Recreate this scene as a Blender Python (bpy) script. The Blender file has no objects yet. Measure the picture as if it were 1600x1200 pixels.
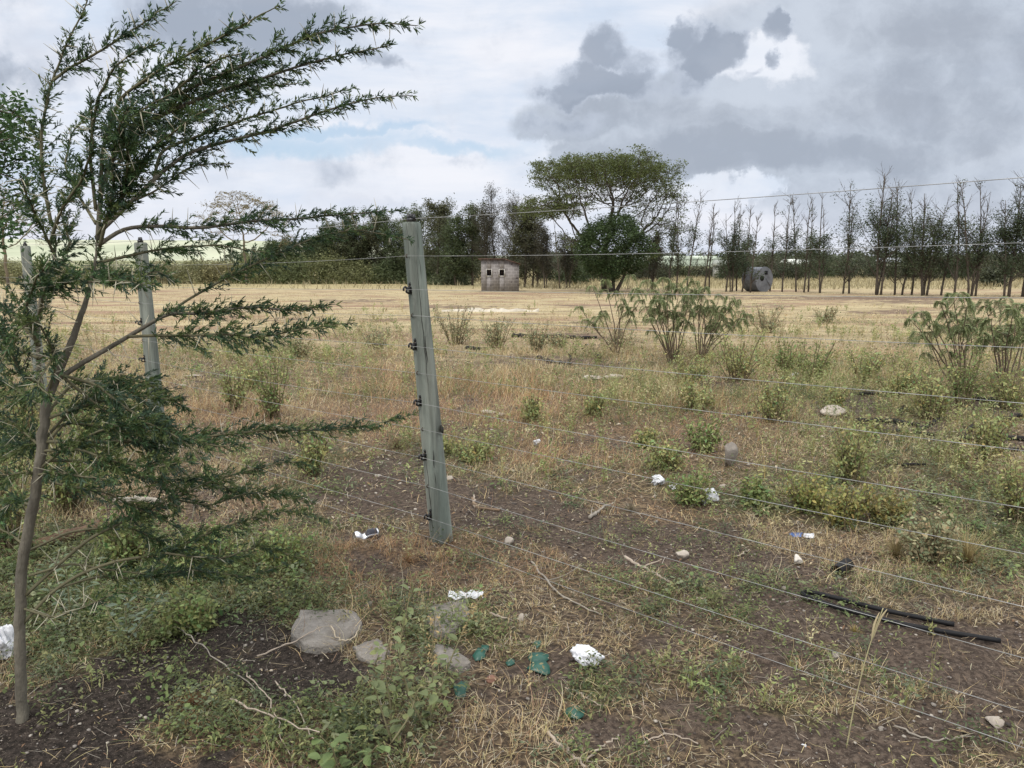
import bpy, math, random
import numpy as np
from mathutils import Vector
R = math.radians
SC = bpy.context.scene
COL = SC.collection

# ------------------------------------------------------------------ camera
CAM_H = 1.55
FPX = 1200.0                      # focal length in pixels of the 1600 px wide photograph
PITCH = math.atan(200 / FPX)      # horizon 200 px above the centre
cam_d = bpy.data.cameras.new("camera")
cam_d.sensor_fit = 'HORIZONTAL'
cam_d.angle = 2 * math.atan(800 / FPX)
cam_d.clip_start = 0.05
cam_d.clip_end = 12000
cam = bpy.data.objects.new("camera", cam_d)
cam.location = (0, 0, CAM_H)
cam.rotation_euler = (math.pi / 2 - PITCH, 0, 0)
COL.objects.link(cam)
SC.camera = cam
SC.view_settings.view_transform = 'Standard'
SC.view_settings.look = 'None'
SC.view_settings.exposure = 0.17
SC.view_settings.gamma = 1.0
SC.cycles.max_bounces = 5
SC.cycles.diffuse_bounces = 3
SC.cycles.glossy_bounces = 2
SC.cycles.transmission_bounces = 3
SC.cycles.transparent_max_bounces = 6
SC.cycles.use_denoising = True

CP, SP = math.cos(PITCH), math.sin(PITCH)
def ray(px, py):
    a = (px - 800) / FPX; b = (600 - py) / FPX
    return np.array([a, CP + b * SP, -SP + b * CP])
def at(px, py, y):                # the point on a pixel's ray at forward distance y
    d = ray(px, py)
    return np.array([0, 0, CAM_H]) + d * (y / d[1])
def project(x, y, z):
    zz = z - CAM_H
    f = np.maximum(y * CP - zz * SP, 1e-3); u = y * SP + zz * CP
    return 800 + FPX * x / f, 600 - FPX * u / f

# ------------------------------------------------------------------ sky
SUN_EL, SUN_AZ = R(52), R(205)    # azimuth clockwise from +Y (the camera looks along +Y)
world = bpy.data.worlds.new("World"); SC.world = world; world.use_nodes = True
nt = world.node_tree; nt.nodes.clear()
def N(tp, **kw):
    n = nt.nodes.new(tp)
    for k, v in kw.items(): setattr(n, k, v)
    return n
def L(a, b): nt.links.new(a, b)
def M(op, a, b=None, c=None, clamp=False):
    n = N('ShaderNodeMath', operation=op); n.use_clamp = clamp
    for i, v in enumerate((a, b, c)):
        if v is None: continue
        if hasattr(v, 'links'): L(v, n.inputs[i])
        else: n.inputs[i].default_value = v
    return n.outputs[0]
def VM(op, a, b=None, out=0):
    n = N('ShaderNodeVectorMath', operation=op)
    for i, v in enumerate((a, b)):
        if v is None: continue
        if hasattr(v, 'links'): L(v, n.inputs[i])
        else: n.inputs[i].default_value = v
    return n.outputs[out]
def MIX(f, a, b):
    n = N('ShaderNodeMix', data_type='RGBA')
    for i, v in ((0, f), (6, a), (7, b)):
        if hasattr(v, 'links'): L(v, n.inputs[i])
        else: n.inputs[i].default_value = v if i == 0 else (*v, 1)
    return n.outputs[2]
def SS(v, lo, hi):
    n = N('ShaderNodeMapRange', interpolation_type='SMOOTHSTEP')
    L(v, n.inputs[0]); n.inputs[1].default_value = lo; n.inputs[2].default_value = hi
    return n.outputs[0]
def NOISE(vec, scale, detail=5, rough=.55, out=0):
    n = N('ShaderNodeTexNoise'); L(vec, n.inputs['Vector'])
    n.inputs['Scale'].default_value = scale; n.inputs['Detail'].default_value = detail
    n.inputs['Roughness'].default_value = rough
    return n.outputs[out]
def lin(*c):
    return tuple(((v / 255) / 12.92 if v / 255 <= .04045 else ((v / 255 + .055) / 1.055) ** 2.4) for v in c)
tc = N('ShaderNodeTexCoord')
sep = N('ShaderNodeSeparateXYZ'); L(tc.outputs['Generated'], sep.inputs[0])
yy = M('MAXIMUM', M('ABSOLUTE', sep.outputs[1]), .12)
uu = M('DIVIDE', sep.outputs[0], yy); vv = M('DIVIDE', sep.outputs[2], yy)
cmb = N('ShaderNodeCombineXYZ'); L(uu, cmb.inputs[0]); L(vv, cmb.inputs[1])
P0 = cmb.outputs[0]
def sky_uv(px, py):
    d = ray(px, py); return d[0] / d[1], d[2] / d[1]
def warp(scale, amt, detail=4):
    w = VM('SUBTRACT', NOISE(P0, scale, detail, .6, out=1), (.5, .5, .5))
    return VM('ADD', P0, VM('MULTIPLY', w, (amt, amt, 0)))
def blobs(P, lst):
    tot = None
    for px, py, rx, ry, s in lst:
        u, v = sky_uv(px, py)
        q = VM('MULTIPLY', VM('SUBTRACT', P, (u, v, 0)), (FPX / rx, FPX / ry, 0))
        b = M('MULTIPLY', M('SUBTRACT', 1.0, VM('DOT_PRODUCT', q, q, out=1), clamp=True), s)
        tot = b if tot is None else M('ADD', tot, b)
    return tot
sky = N('ShaderNodeTexSky', sky_type='NISHITA'); sky.sun_disc = False
sky.sun_elevation = SUN_EL; sky.sun_rotation = SUN_AZ
skyc = VM('MULTIPLY', sky.outputs[0], (.11, .11, .11))
Pw = warp(3.2, .16); Pm = VM('ADD', warp(5, .09, 7), VM('MULTIPLY', VM('SUBTRACT', NOISE(P0, 24, 5, .6, out=1), (.5, .5, .5)), (.03, .03, 0)))
Pf = VM('ADD', warp(9, .095, 7), VM('MULTIPLY', VM('SUBTRACT', NOISE(P0, 34, 4, .6, out=1), (.5, .5, .5)), (.034, .030, 0)))
st = VM('MULTIPLY', P0, (1.0, 4.2, 1))
streak = NOISE(VM('ADD', st, VM('MULTIPLY', NOISE(P0, 2.0, 3, .5, out=1), (.35, .35, 0))), 2.3, 7, .58)
fine = NOISE(P0, 14, 8, .62)
mid = NOISE(VM('MULTIPLY', P0, (1, 1.7, 1)), 4.2, 6, .55)
veil = MIX(SS(streak, .36, .62), lin(201, 213, 230), lin(231, 233, 240))
veil = MIX(SS(mid, .52, .75), veil, lin(200, 206, 219))
gap = SS(M('ADD', blobs(Pm, [(470, 222, 330, 26, .85), (760, 232, 130, 16, .6), (560, 200, 300, 12, .6), (660, 95, 200, 30, .22), (430, 350, 200, 40, .3), (1480, 330, 260, 60, .45)]), M('MULTIPLY', M('SUBTRACT', mid, .5), 1.3)), .28, 1.0)
base = MIX(M('MULTIPLY', gap, .8), veil, MIX(.55, skyc, lin(178, 205, 232)))
# white cloud tops near the horizon and in the opening of the dark bank
glow = SS(M('ADD', blobs(Pf, [(1215, 108, 165, 66, 1.05), (1040, 150, 30, 36, .5), (960, 165, 60, 16, .5), (1130, 287, 120, 24, .8), (1290, 280, 140, 20, .5), (560, 280, 90, 26, .55), (860, 225, 90, 22, .6), (450, 265, 70, 20, .4), (240, 190, 90, 60, .5), (880, 145, 30, 12, .5), (700, 300, 200, 14, .45), (350, 330, 300, 60, .6), (600, 175, 200, 40, .45)]), M('ADD', M('MULTIPLY', M('SUBTRACT', fine, .5), 1.5), M('MULTIPLY', M('SUBTRACT', mid, .5), 1.0))), .0, 1.35)
# the wide grey bank filling the right of the sky
bank_d = M('ADD', blobs(Pm, [(1120, 205, 330, 85, 1.3), (1420, 150, 430, 235, 1.3), (1560, 60, 360, 190, 1.0), (930, 200, 150, 45, .6), (1500, 300, 300, 110, .7), (1850, 150, 500, 350, 1.5)]), M('MULTIPLY', M('SUBTRACT', fine, .5), .8))
bank = SS(M('SUBTRACT', bank_d, M('MULTIPLY', glow, 1.5)), .10, .62)
bank_c = MIX(SS(M('ADD', M('ADD', M('MULTIPLY', NOISE(VM('MULTIPLY', Pm, (1, 1.7, 1)), 7, 7, .6), .75), M('MULTIPLY', NOISE(Pf, 17, 6, .6), .35)), blobs(Pm, [(1180, 240, 330, 34, .24), (1060, 215, 120, 50, .10), (930, 175, 110, 40, .14), (880, 205, 60, 20, .12), (1520, 110, 220, 130, .14), (1330, 190, 200, 60, .05), (1160, 150, 120, 24, -.10), (1320, 90, 120, 40, -.06)])), .40, .78), lin(192, 201, 214), lin(157, 166, 180))
# crisp dark cumulus
d1 = M('ADD', blobs(Pf, [(905, 128, 80, 30, 1.1), (975, 130, 90, 26, 1.0), (950, 62, 48, 32, 1.2), (1000, 92, 52, 32, 1.1), (925, 90, 34, 30, .9), (870, 150, 50, 20, .8), (1070, 60, 36, 36, 1.3), (1118, 82, 50, 38, 1.4), (1085, 112, 40, 30, 1.1), (1050, 40, 24, 18, .7), (1145, 72, 26, 20, .8), (1213, 48, 26, 36, 1.3), (1225, 35, 14, 16, .8), (1207, 108, 18, 18, 1.2), (1282, 96, 22, 10, .7), (1170, 118, 20, 9, .6), (880, 192, 66, 22, .75), (830, 190, 26, 14, .5),
                         (340, 20, 190, 70, 1.0), (480, 30, 150, 62, .95), (590, 84, 60, 15, .9), (50, 125, 90, 50, .75), (-90, 110, 120, 80, 1.0), (265, 50, 90, 50, .6), (520, 268, 55, 26, .5), (720, 262, 45, 17, .5), (600, 305, 70, 12, .35)]), M('MULTIPLY', M('SUBTRACT', fine, .5), 2.1))
m1 = SS(d1, .0, .90)
c1 = MIX(SS(M('ADD', d1, M('MULTIPLY', M('SUBTRACT', NOISE(P0, 22, 6, .6), .5), 1.6)), .35, 1.35), lin(184, 193, 208), lin(150, 160, 176))
col = MIX(M('MULTIPLY', glow, .85), base, lin(227, 231, 239))
col = MIX(M('MULTIPLY', bank, .93), col, bank_c)
col = MIX(M('MULTIPLY', m1, .88), col, c1)
low = SS(vv, .0, .11)
col = MIX(M('MULTIPLY', M('SUBTRACT', 1, low), .45), col, lin(219, 221, 232))
# unseen brightness added overhead, outside the picture, to lift the light on the ground
over = SS(sep.outputs[2], .36, .62)
col = MIX(over, col, (1.58, 1.59, 1.62))
bg = N('ShaderNodeBackground'); L(col, bg.inputs[0]); bg.inputs[1].default_value = 1.0
wo = N('ShaderNodeOutputWorld'); L(bg.outputs[0], wo.inputs[0])
world.cycles.sampling_method = 'MANUAL'; world.cycles.sample_map_resolution = 256

sun_d = bpy.data.lights.new("sun", 'SUN'); sun_d.energy = 1.5; sun_d.angle = R(12); sun_d.color = (1, .955, .88)
sun = bpy.data.objects.new("sun", sun_d); COL.objects.link(sun)
sv = Vector((math.sin(SUN_AZ) * math.cos(SUN_EL), math.cos(SUN_AZ) * math.cos(SUN_EL), math.sin(SUN_EL)))
sun.rotation_euler = sv.to_track_quat('Z', 'Y').to_euler()

# ------------------------------------------------------------------ noise and mesh helpers
def _hash(i, j, s):
    h = (i.astype(np.int64) * 374761393 + j.astype(np.int64) * 668265263 + s * 974634777) & 0x7fffffff
    h = ((h ^ (h >> 13)) * 1274126177) & 0x7fffffff
    return ((h ^ (h >> 16)) & 0xffff) / 65535.0
def vnoise(x, y, s=0):
    x = np.asarray(x, float); y = np.asarray(y, float)
    i = np.floor(x); j = np.floor(y); fx = x - i; fy = y - j
    fx = fx * fx * (3 - 2 * fx); fy = fy * fy * (3 - 2 * fy)
    i = i.astype(np.int64); j = j.astype(np.int64)
    a = _hash(i, j, s); b = _hash(i + 1, j, s); c = _hash(i, j + 1, s); d = _hash(i + 1, j + 1, s)
    return (a + (b - a) * fx) * (1 - fy) + (c + (d - c) * fx) * fy
def fbm(x, y, oct=4, s=0):
    t = 0; a = .5; n = 0
    for k in range(oct):
        t = t + a * vnoise(x * 2 ** k + 17.3 * k, y * 2 ** k - 9.1 * k, s + k); n += a; a *= .5
    return t / n - .5
def sstep(v, lo, hi):
    t = np.clip((v - lo) / (hi - lo), 0, 1); return t * t * (3 - 2 * t)
def norm(v): return v / np.maximum(np.linalg.norm(v, axis=-1, keepdims=True), 1e-9)

GY = [-5000, 8, 30, 57, 70, 100, 150, 400, 6000]
GZ = [0, 0, -.45, -1.05, -1.36, -1.72, -2.2, -3.0, -4.2]
def patch_sum(px, py, lst):
    t = np.zeros_like(px)
    for cx, cy, rx, ry, s in lst:
        t += s * np.clip(1 - ((px - cx) / rx) ** 2 - ((py - cy) / ry) ** 2, 0, 1)
    return t
SOIL = [(1110, 1120, 300, 80, .28), (900, 1010, 200, 60, .25), (1450, 1130, 260, 80, .3), (640, 1150, 220, 60, .2), (590, 765, 140, 55, 1.5), (740, 790, 140, 52, 1.5), (870, 820, 150, 46, 1.4), (1010, 858, 150, 50, 1.35), (1160, 900, 150, 60, 1.2), (1300, 945, 180, 70, 1.1),
        (1460, 1010, 190, 80, .9), (1580, 1070, 190, 100, .8), (1240, 1010, 160, 80, .6), (1120, 1120, 140, 70, .7), (50, 1150, 190, 90, 1.9), (190, 1070, 150, 60, 1.6),
        (350, 1000, 130, 50, 1.5), (480, 1055, 120, 55, 1.9), (560, 990, 60, 30, .6), (760, 1070, 170, 60, .8), (900, 1140, 130, 60, .8), (1290, 1160, 220, 60, .9), (360, 965, 90, 40, .8),
        (1320, 638, 90, 16, 1.3), (1410, 668, 90, 16, 1.6), (1540, 640, 100, 16, 1.4), (1530, 695, 110, 18, 1.7), (1120, 600, 60, 10, .8), (880, 527, 110, 7, 1.3), (750, 640, 110, 14, .8), (360, 600, 120, 50, .6), (850, 566, 150, 10, .9), (1350, 466, 300, 4, 1.3), (1050, 460, 120, 3, 1.0), (1430, 472, 120, 5, 1.0), (1400, 487, 100, 5, 1.1), (700, 480, 120, 4, 1.0), (560, 470, 110, 4, .9), (900, 478, 90, 3, .9), (420, 500, 120, 7, .8), (1180, 478, 90, 4, .8), (620, 500, 60, 5, .8), (980, 505, 120, 5, .9), (230, 1190, 200, 40, 1.0)]
GREEN = [(80, 1110, 160, 60, .6), (350, 1150, 220, 60, .7), (1000, 1060, 160, 40, .4), (1180, 1120, 200, 60, .35), (760, 1010, 160, 50, .4), (200, 900, 330, 110, .9), (150, 1010, 250, 90, .7), (420, 930, 160, 60, .6), (330, 1100, 180, 60, .9), (560, 1150, 170, 80, 1.1), (640, 1080, 120, 60, .8), (690, 970, 130, 60, .6), (880, 1080, 130, 50, .6), (1110, 1060, 60, 30, .5),
         (1130, 600, 260, 70, .5), (1350, 720, 260, 130, .75), (1520, 840, 180, 120, .8), (1200, 780, 200, 50, .6), (720, 720, 120, 40, .6), (480, 720, 100, 90, .5), (400, 590, 150, 50, .4), (60, 700, 150, 180, .6), (1440, 600, 260, 50, .6), (860, 740, 120, 30, .5), (900, 1180, 140, 40, .5)]
RUST = [(700, 870, 230, 50, .9), (560, 900, 200, 60, .6), (400, 1150, 130, 90, .6), (900, 640, 330, 60, .8), (620, 620, 160, 80, .8), (880, 700, 260, 60, .8), (600, 680, 120, 50, .6), (1150, 660, 140, 60, .5), (1020, 800, 150, 30, .4), (420, 480, 500, 30, .3), (780, 465, 300, 14, .5), (850, 900, 200, 40, .5), (1150, 700, 160, 50, .4), (330, 650, 150, 50, .6)]
def masks(x, y, z=None):
    """how bare, how green, how rusty the ground is at a spot"""
    z = np.interp(y, GY, GZ) if z is None else z
    px, py = project(x, y, z)
    f = (y > 1.0)
    s = patch_sum(px, py, SOIL); g = patch_sum(px, py, GREEN); r = patch_sum(px, py, RUST)
    k = np.clip(y, 2, 60)
    n1 = fbm(x * 1.7 + 3, y * 1.7, 4, 11); n2 = fbm(x * .9, y * .9 + 8, 4, 23); n3 = fbm(x * 6, y * 6, 3, 31); n5 = fbm(x * 13, y * 13, 2, 37) * np.clip(1.2 - y / 14, 0, 1)
    s = np.where(f, s, .15); g = np.where(f, g, .3); r = np.where(f, r, .2)
    soil = sstep(s * .8 + .13 * np.clip(1.4 - y / 9, 0, 1) + n1 * 1.5 + n3 * 1.1 + n5 * 1.5, .32, .78)
    green = np.clip(g * .9 + n2 * 1.4 + .12, 0, 1)
    rust = np.clip(r + fbm(x * .7, y * .7, 3, 41) * 1.2, 0, 1)
    return soil, green, rust
def H(x, y, fine=True):
    x = np.asarray(x, float); y = np.asarray(y, float)
    z = np.interp(y, GY, GZ)
    d = np.hypot(x, y)
    near = np.clip(1 - d / 160, 0, 1)
    z = z + near * (.07 * fbm(x / 2.2, y / 2.2, 3, 5) + .12 * fbm(x / 14, y / 14, 2, 7) * np.clip(d / 14, 0, 1))
    if fine:
        nf = np.clip(1 - d / 25, 0, 1)
        z = z + nf * (.05 * fbm(x * 2.6, y * 2.6, 4, 13) + .022 * np.abs(fbm(x * 11, y * 11, 3, 17)))
    return z
def hz(x, y): return float(H(np.array([x]), np.array([y]))[0])
def G(px, py):
    """the spot of ground seen at a pixel"""
    d = ray(px, py); o = np.array([0, 0, CAM_H])
    t = np.concatenate([np.linspace(1, 12, 600), np.linspace(12, 160, 1500), np.linspace(160, 1500, 800)])
    p = o + t[:, None] * d
    below = p[:, 2] < H(p[:, 0], p[:, 1])
    k = int(np.argmax(below)) if below.any() else len(t) - 1
    return p[k]

class MB:
    """collects vertices and quads, then links them as one mesh object"""
    def __init__(s): s.v = []; s.f = []; s.c = []; s.n = 0
    def raw(s, v, f, c=(1, 1, 1)):
        v = np.asarray(v, float).reshape(-1, 3)
        f = [tuple(int(i) + s.n for i in q) for q in f] if not isinstance(f, np.ndarray) else f + s.n
        s.v.append(v); s.f.append(f); c = np.asarray(c, float)
        s.c.append(np.broadcast_to(c, (len(v), 3)) if c.ndim == 1 else c); s.n += len(v)
    def strips(s, pts, side, w, col):
        """pts (N,K,3), side (N,3) or (N,K,3), w (K,) or (N,K), col (N,3): N ribbons of K cross-sections"""
        n, k = pts.shape[:2]
        if n == 0: return
        if side.ndim == 2: side = side[:, None, :]
        w = np.broadcast_to(np.asarray(w, float), (n, k))[..., None] * .5
        v = np.stack([pts - side * w, pts + side * w], 2).reshape(-1, 3)
        b = (np.arange(n) * 2 * k)[:, None] + (np.arange(k - 1) * 2)[None, :]
        f = np.stack([b, b + 1, b + 3, b + 2], -1).reshape(-1, 4)
        s.raw(v, f, np.repeat(np.asarray(col, float), 2 * k, 0))
    def tube(s, pts, r, n=6, col=(1, 1, 1), cap=True):
        pts = np.asarray(pts, float); k = len(pts); r = np.broadcast_to(np.asarray(r, float), (k,))
        t = norm(np.gradient(pts, axis=0))
        ref = np.array([0, 0, 1.0]) if abs(t[0][2]) < .9 else np.array([1.0, 0, 0])
        a = np.zeros((k, 3)); u = norm(np.cross(t[0], ref))
        for i in range(k):
            u = norm(u - t[i] * np.dot(u, t[i])); a[i] = u
        b = np.cross(t, a)
        th = np.linspace(0, 2 * math.pi, n, endpoint=False)
        v = pts[:, None] + r[:, None, None] * (np.cos(th)[None, :, None] * a[:, None] + np.sin(th)[None, :, None] * b[:, None])
        i = np.arange(k - 1)[:, None] * n; j = np.arange(n)[None]; j2 = (j + 1) % n
        f = np.stack([i + j, i + j2, i + n + j2, i + n + j], -1).reshape(-1, 4)
        s.raw(v.reshape(-1, 3), f, col)
        if cap:
            o = s.n - k * n
            s.f.append([tuple(range(o + n - 1, o - 1, -1)), tuple(range(o + (k - 1) * n, o + k * n))])
    def box(s, c, d, rot=0, col=(1, 1, 1)):
        c = np.asarray(c, float); d = np.asarray(d, float) / 2
        v = np.array([[x, y, z] for z in (-1, 1) for y in (-1, 1) for x in (-1, 1)]) * d
        cr, sr = math.cos(rot), math.sin(rot)
        v = np.stack([v[:, 0] * cr - v[:, 1] * sr, v[:, 0] * sr + v[:, 1] * cr, v[:, 2]], 1) + c
        s.raw(v, [(0, 2, 3, 1), (4, 5, 7, 6), (0, 1, 5, 4), (2, 6, 7, 3), (0, 4, 6, 2), (1, 3, 7, 5)], col)
    def build(s, name, mat, parent=None, smooth=False, origin=None):
        v = np.concatenate(s.v); me = bpy.data.meshes.new(name)
        if origin is not None: v = v - np.asarray(origin, float)
        allq = all(isinstance(f, np.ndarray) for f in s.f)
        me.vertices.add(len(v)); me.vertices.foreach_set('co', v.ravel().astype(np.float32))
        if allq:
            f = np.concatenate(s.f).astype(np.int32); n = len(f)
            me.loops.add(n * 4); me.loops.foreach_set('vertex_index', f.ravel())
            me.polygons.add(n); me.polygons.foreach_set('loop_start', np.arange(n, dtype=np.int32) * 4)
        else:
            fs = [tuple(q) for g in s.f for q in (g.tolist() if isinstance(g, np.ndarray) else g)]
            lens = np.array([len(q) for q in fs], np.int32); n = len(fs)
            me.loops.add(int(lens.sum())); me.loops.foreach_set('vertex_index', np.array([i for q in fs for i in q], np.int32))
            me.polygons.add(n); me.polygons.foreach_set('loop_start', np.concatenate([[0], np.cumsum(lens)[:-1]]).astype(np.int32))
        if smooth: me.polygons.foreach_set('use_smooth', np.ones(n, bool))
        me.update(calc_edges=True); me.validate()
        c = np.concatenate(s.c); at_ = me.color_attributes.new('col', 'FLOAT_COLOR', 'POINT')
        at_.data.foreach_set('color', np.concatenate([c, np.ones((len(c), 1))], 1).ravel().astype(np.float32))
        me.materials.append(mat)
        o = bpy.data.objects.new(name, me); COL.objects.link(o)
        if parent is not None: o.parent = parent
        if origin is not None and parent is None: o.location = origin
        return o
def tag(o, label=None, cat=None, group=None, kind=None):
    for k, v in (('label', label), ('category', cat), ('group', group), ('kind', kind)):
        if v: o[k] = v
    return o
def empty(name, loc=(0, 0, 0), rz=0, label=None, cat=None, group=None):
    o = bpy.data.objects.new(name, None); o.location = loc; o.rotation_euler = (0, 0, rz); o.empty_display_size = .1
    COL.objects.link(o); return tag(o, label, cat, group)
def copy_tree(o, parent=None):
    c = o.copy(); COL.objects.link(c)
    if parent is not None: c.parent = parent
    for ch in list(o.children): copy_tree(ch, c)
    return c
ORD = ['zeroth', 'first', 'second', 'third', 'fourth', 'fifth', 'sixth', 'seventh', 'eighth', 'ninth', 'tenth', 'eleventh', 'twelfth', 'thirteenth', 'fourteenth', 'fifteenth', 'sixteenth', 'seventeenth', 'eighteenth', 'nineteenth', 'twentieth',
       'twenty-first', 'twenty-second', 'twenty-third', 'twenty-fourth', 'twenty-fifth', 'twenty-sixth', 'twenty-seventh', 'twenty-eighth', 'twenty-ninth', 'thirtieth', 'thirty-first', 'thirty-second', 'thirty-third', 'thirty-fourth', 'thirty-fifth', 'thirty-sixth', 'thirty-seventh', 'thirty-eighth']

# ------------------------------------------------------------------ materials
def mat(name, color=(.5, .5, .5), rough=.8, attr=False, var=.25, scale=8, bump=0, bscale=40, metal=0, trans=0, spec=.3, second=None, stretch=None):
    m = bpy.data.materials.new(name); m.use_nodes = True; t = m.node_tree; b = t.nodes['Principled BSDF']; lk = t.links.new
    tcn = t.nodes.new('ShaderNodeTexCoord'); src = tcn.outputs['Object']
    if stretch:
        mp = t.nodes.new('ShaderNodeMapping'); mp.inputs['Scale'].default_value = stretch; lk(src, mp.inputs[0]); src = mp.outputs[0]
    nz = t.nodes.new('ShaderNodeTexNoise'); nz.inputs['Scale'].default_value = scale; nz.inputs['Detail'].default_value = 5; lk(src, nz.inputs['Vector'])
    mr = t.nodes.new('ShaderNodeMapRange'); mr.inputs[1].default_value = .3; mr.inputs[2].default_value = .7; mr.inputs[3].default_value = 1 - var; mr.inputs[4].default_value = 1 + var; lk(nz.outputs[0], mr.inputs[0])
    if attr:
        a = t.nodes.new('ShaderNodeAttribute'); a.attribute_name = 'col'; csrc = a.outputs['Color']
    else:
        rg = t.nodes.new('ShaderNodeMix'); rg.data_type = 'RGBA'; rg.inputs[6].default_value = (*color, 1); rg.inputs[7].default_value = (*(second or color), 1)
        s2 = t.nodes.new('ShaderNodeMapRange'); s2.inputs[1].default_value = .4; s2.inputs[2].default_value = .6
        n2 = t.nodes.new('ShaderNodeTexNoise'); n2.inputs['Scale'].default_value = scale * .4; n2.inputs['Detail'].default_value = 6; lk(src, n2.inputs['Vector']); lk(n2.outputs[0], s2.inputs[0]); lk(s2.outputs[0], rg.inputs[0])
        csrc = rg.outputs[2]
    vm = t.nodes.new('ShaderNodeVectorMath'); vm.operation = 'SCALE'; lk(csrc, vm.inputs[0]); lk(mr.outputs[0], vm.inputs['Scale'])
    lk(vm.outputs[0], b.inputs['Base Color']); b.inputs['Roughness'].default_value = rough; b.inputs['Metallic'].default_value = metal
    b.inputs['Specular IOR Level'].default_value = spec
    if bump:
        bn = t.nodes.new('ShaderNodeTexNoise'); bn.inputs['Scale'].default_value = bscale; bn.inputs['Detail'].default_value = 6; lk(src, bn.inputs['Vector'])
        bp = t.nodes.new('ShaderNodeBump'); bp.inputs['Strength'].default_value = bump; bp.inputs['Distance'].default_value = .02; lk(bn.outputs[0], bp.inputs['Height']); lk(bp.outputs[0], b.inputs['Normal'])
    if trans:
        tr = t.nodes.new('ShaderNodeBsdfTranslucent'); lk(vm.outputs[0], tr.inputs[0]); mx = t.nodes.new('ShaderNodeMixShader'); mx.inputs[0].default_value = trans
        lk(b.outputs[0], mx.inputs[1]); lk(tr.outputs[0], mx.inputs[2]); lk(mx.outputs[0], t.nodes['Material Output'].inputs[0])
    return m
M_LEAF = mat('leaf', attr=True, var=.2, scale=1.5, rough=.6, trans=.3)
M_GRASS = mat('dry_blades', attr=True, var=.15, scale=1.2, rough=.75, trans=.25)
M_BARK = mat('bark', attr=True, var=.35, scale=22, rough=.9, bump=.6, bscale=60, stretch=(1, 1, .35))
M_TWIG = mat('twig', attr=True, var=.2, scale=20, rough=.85)
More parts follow.
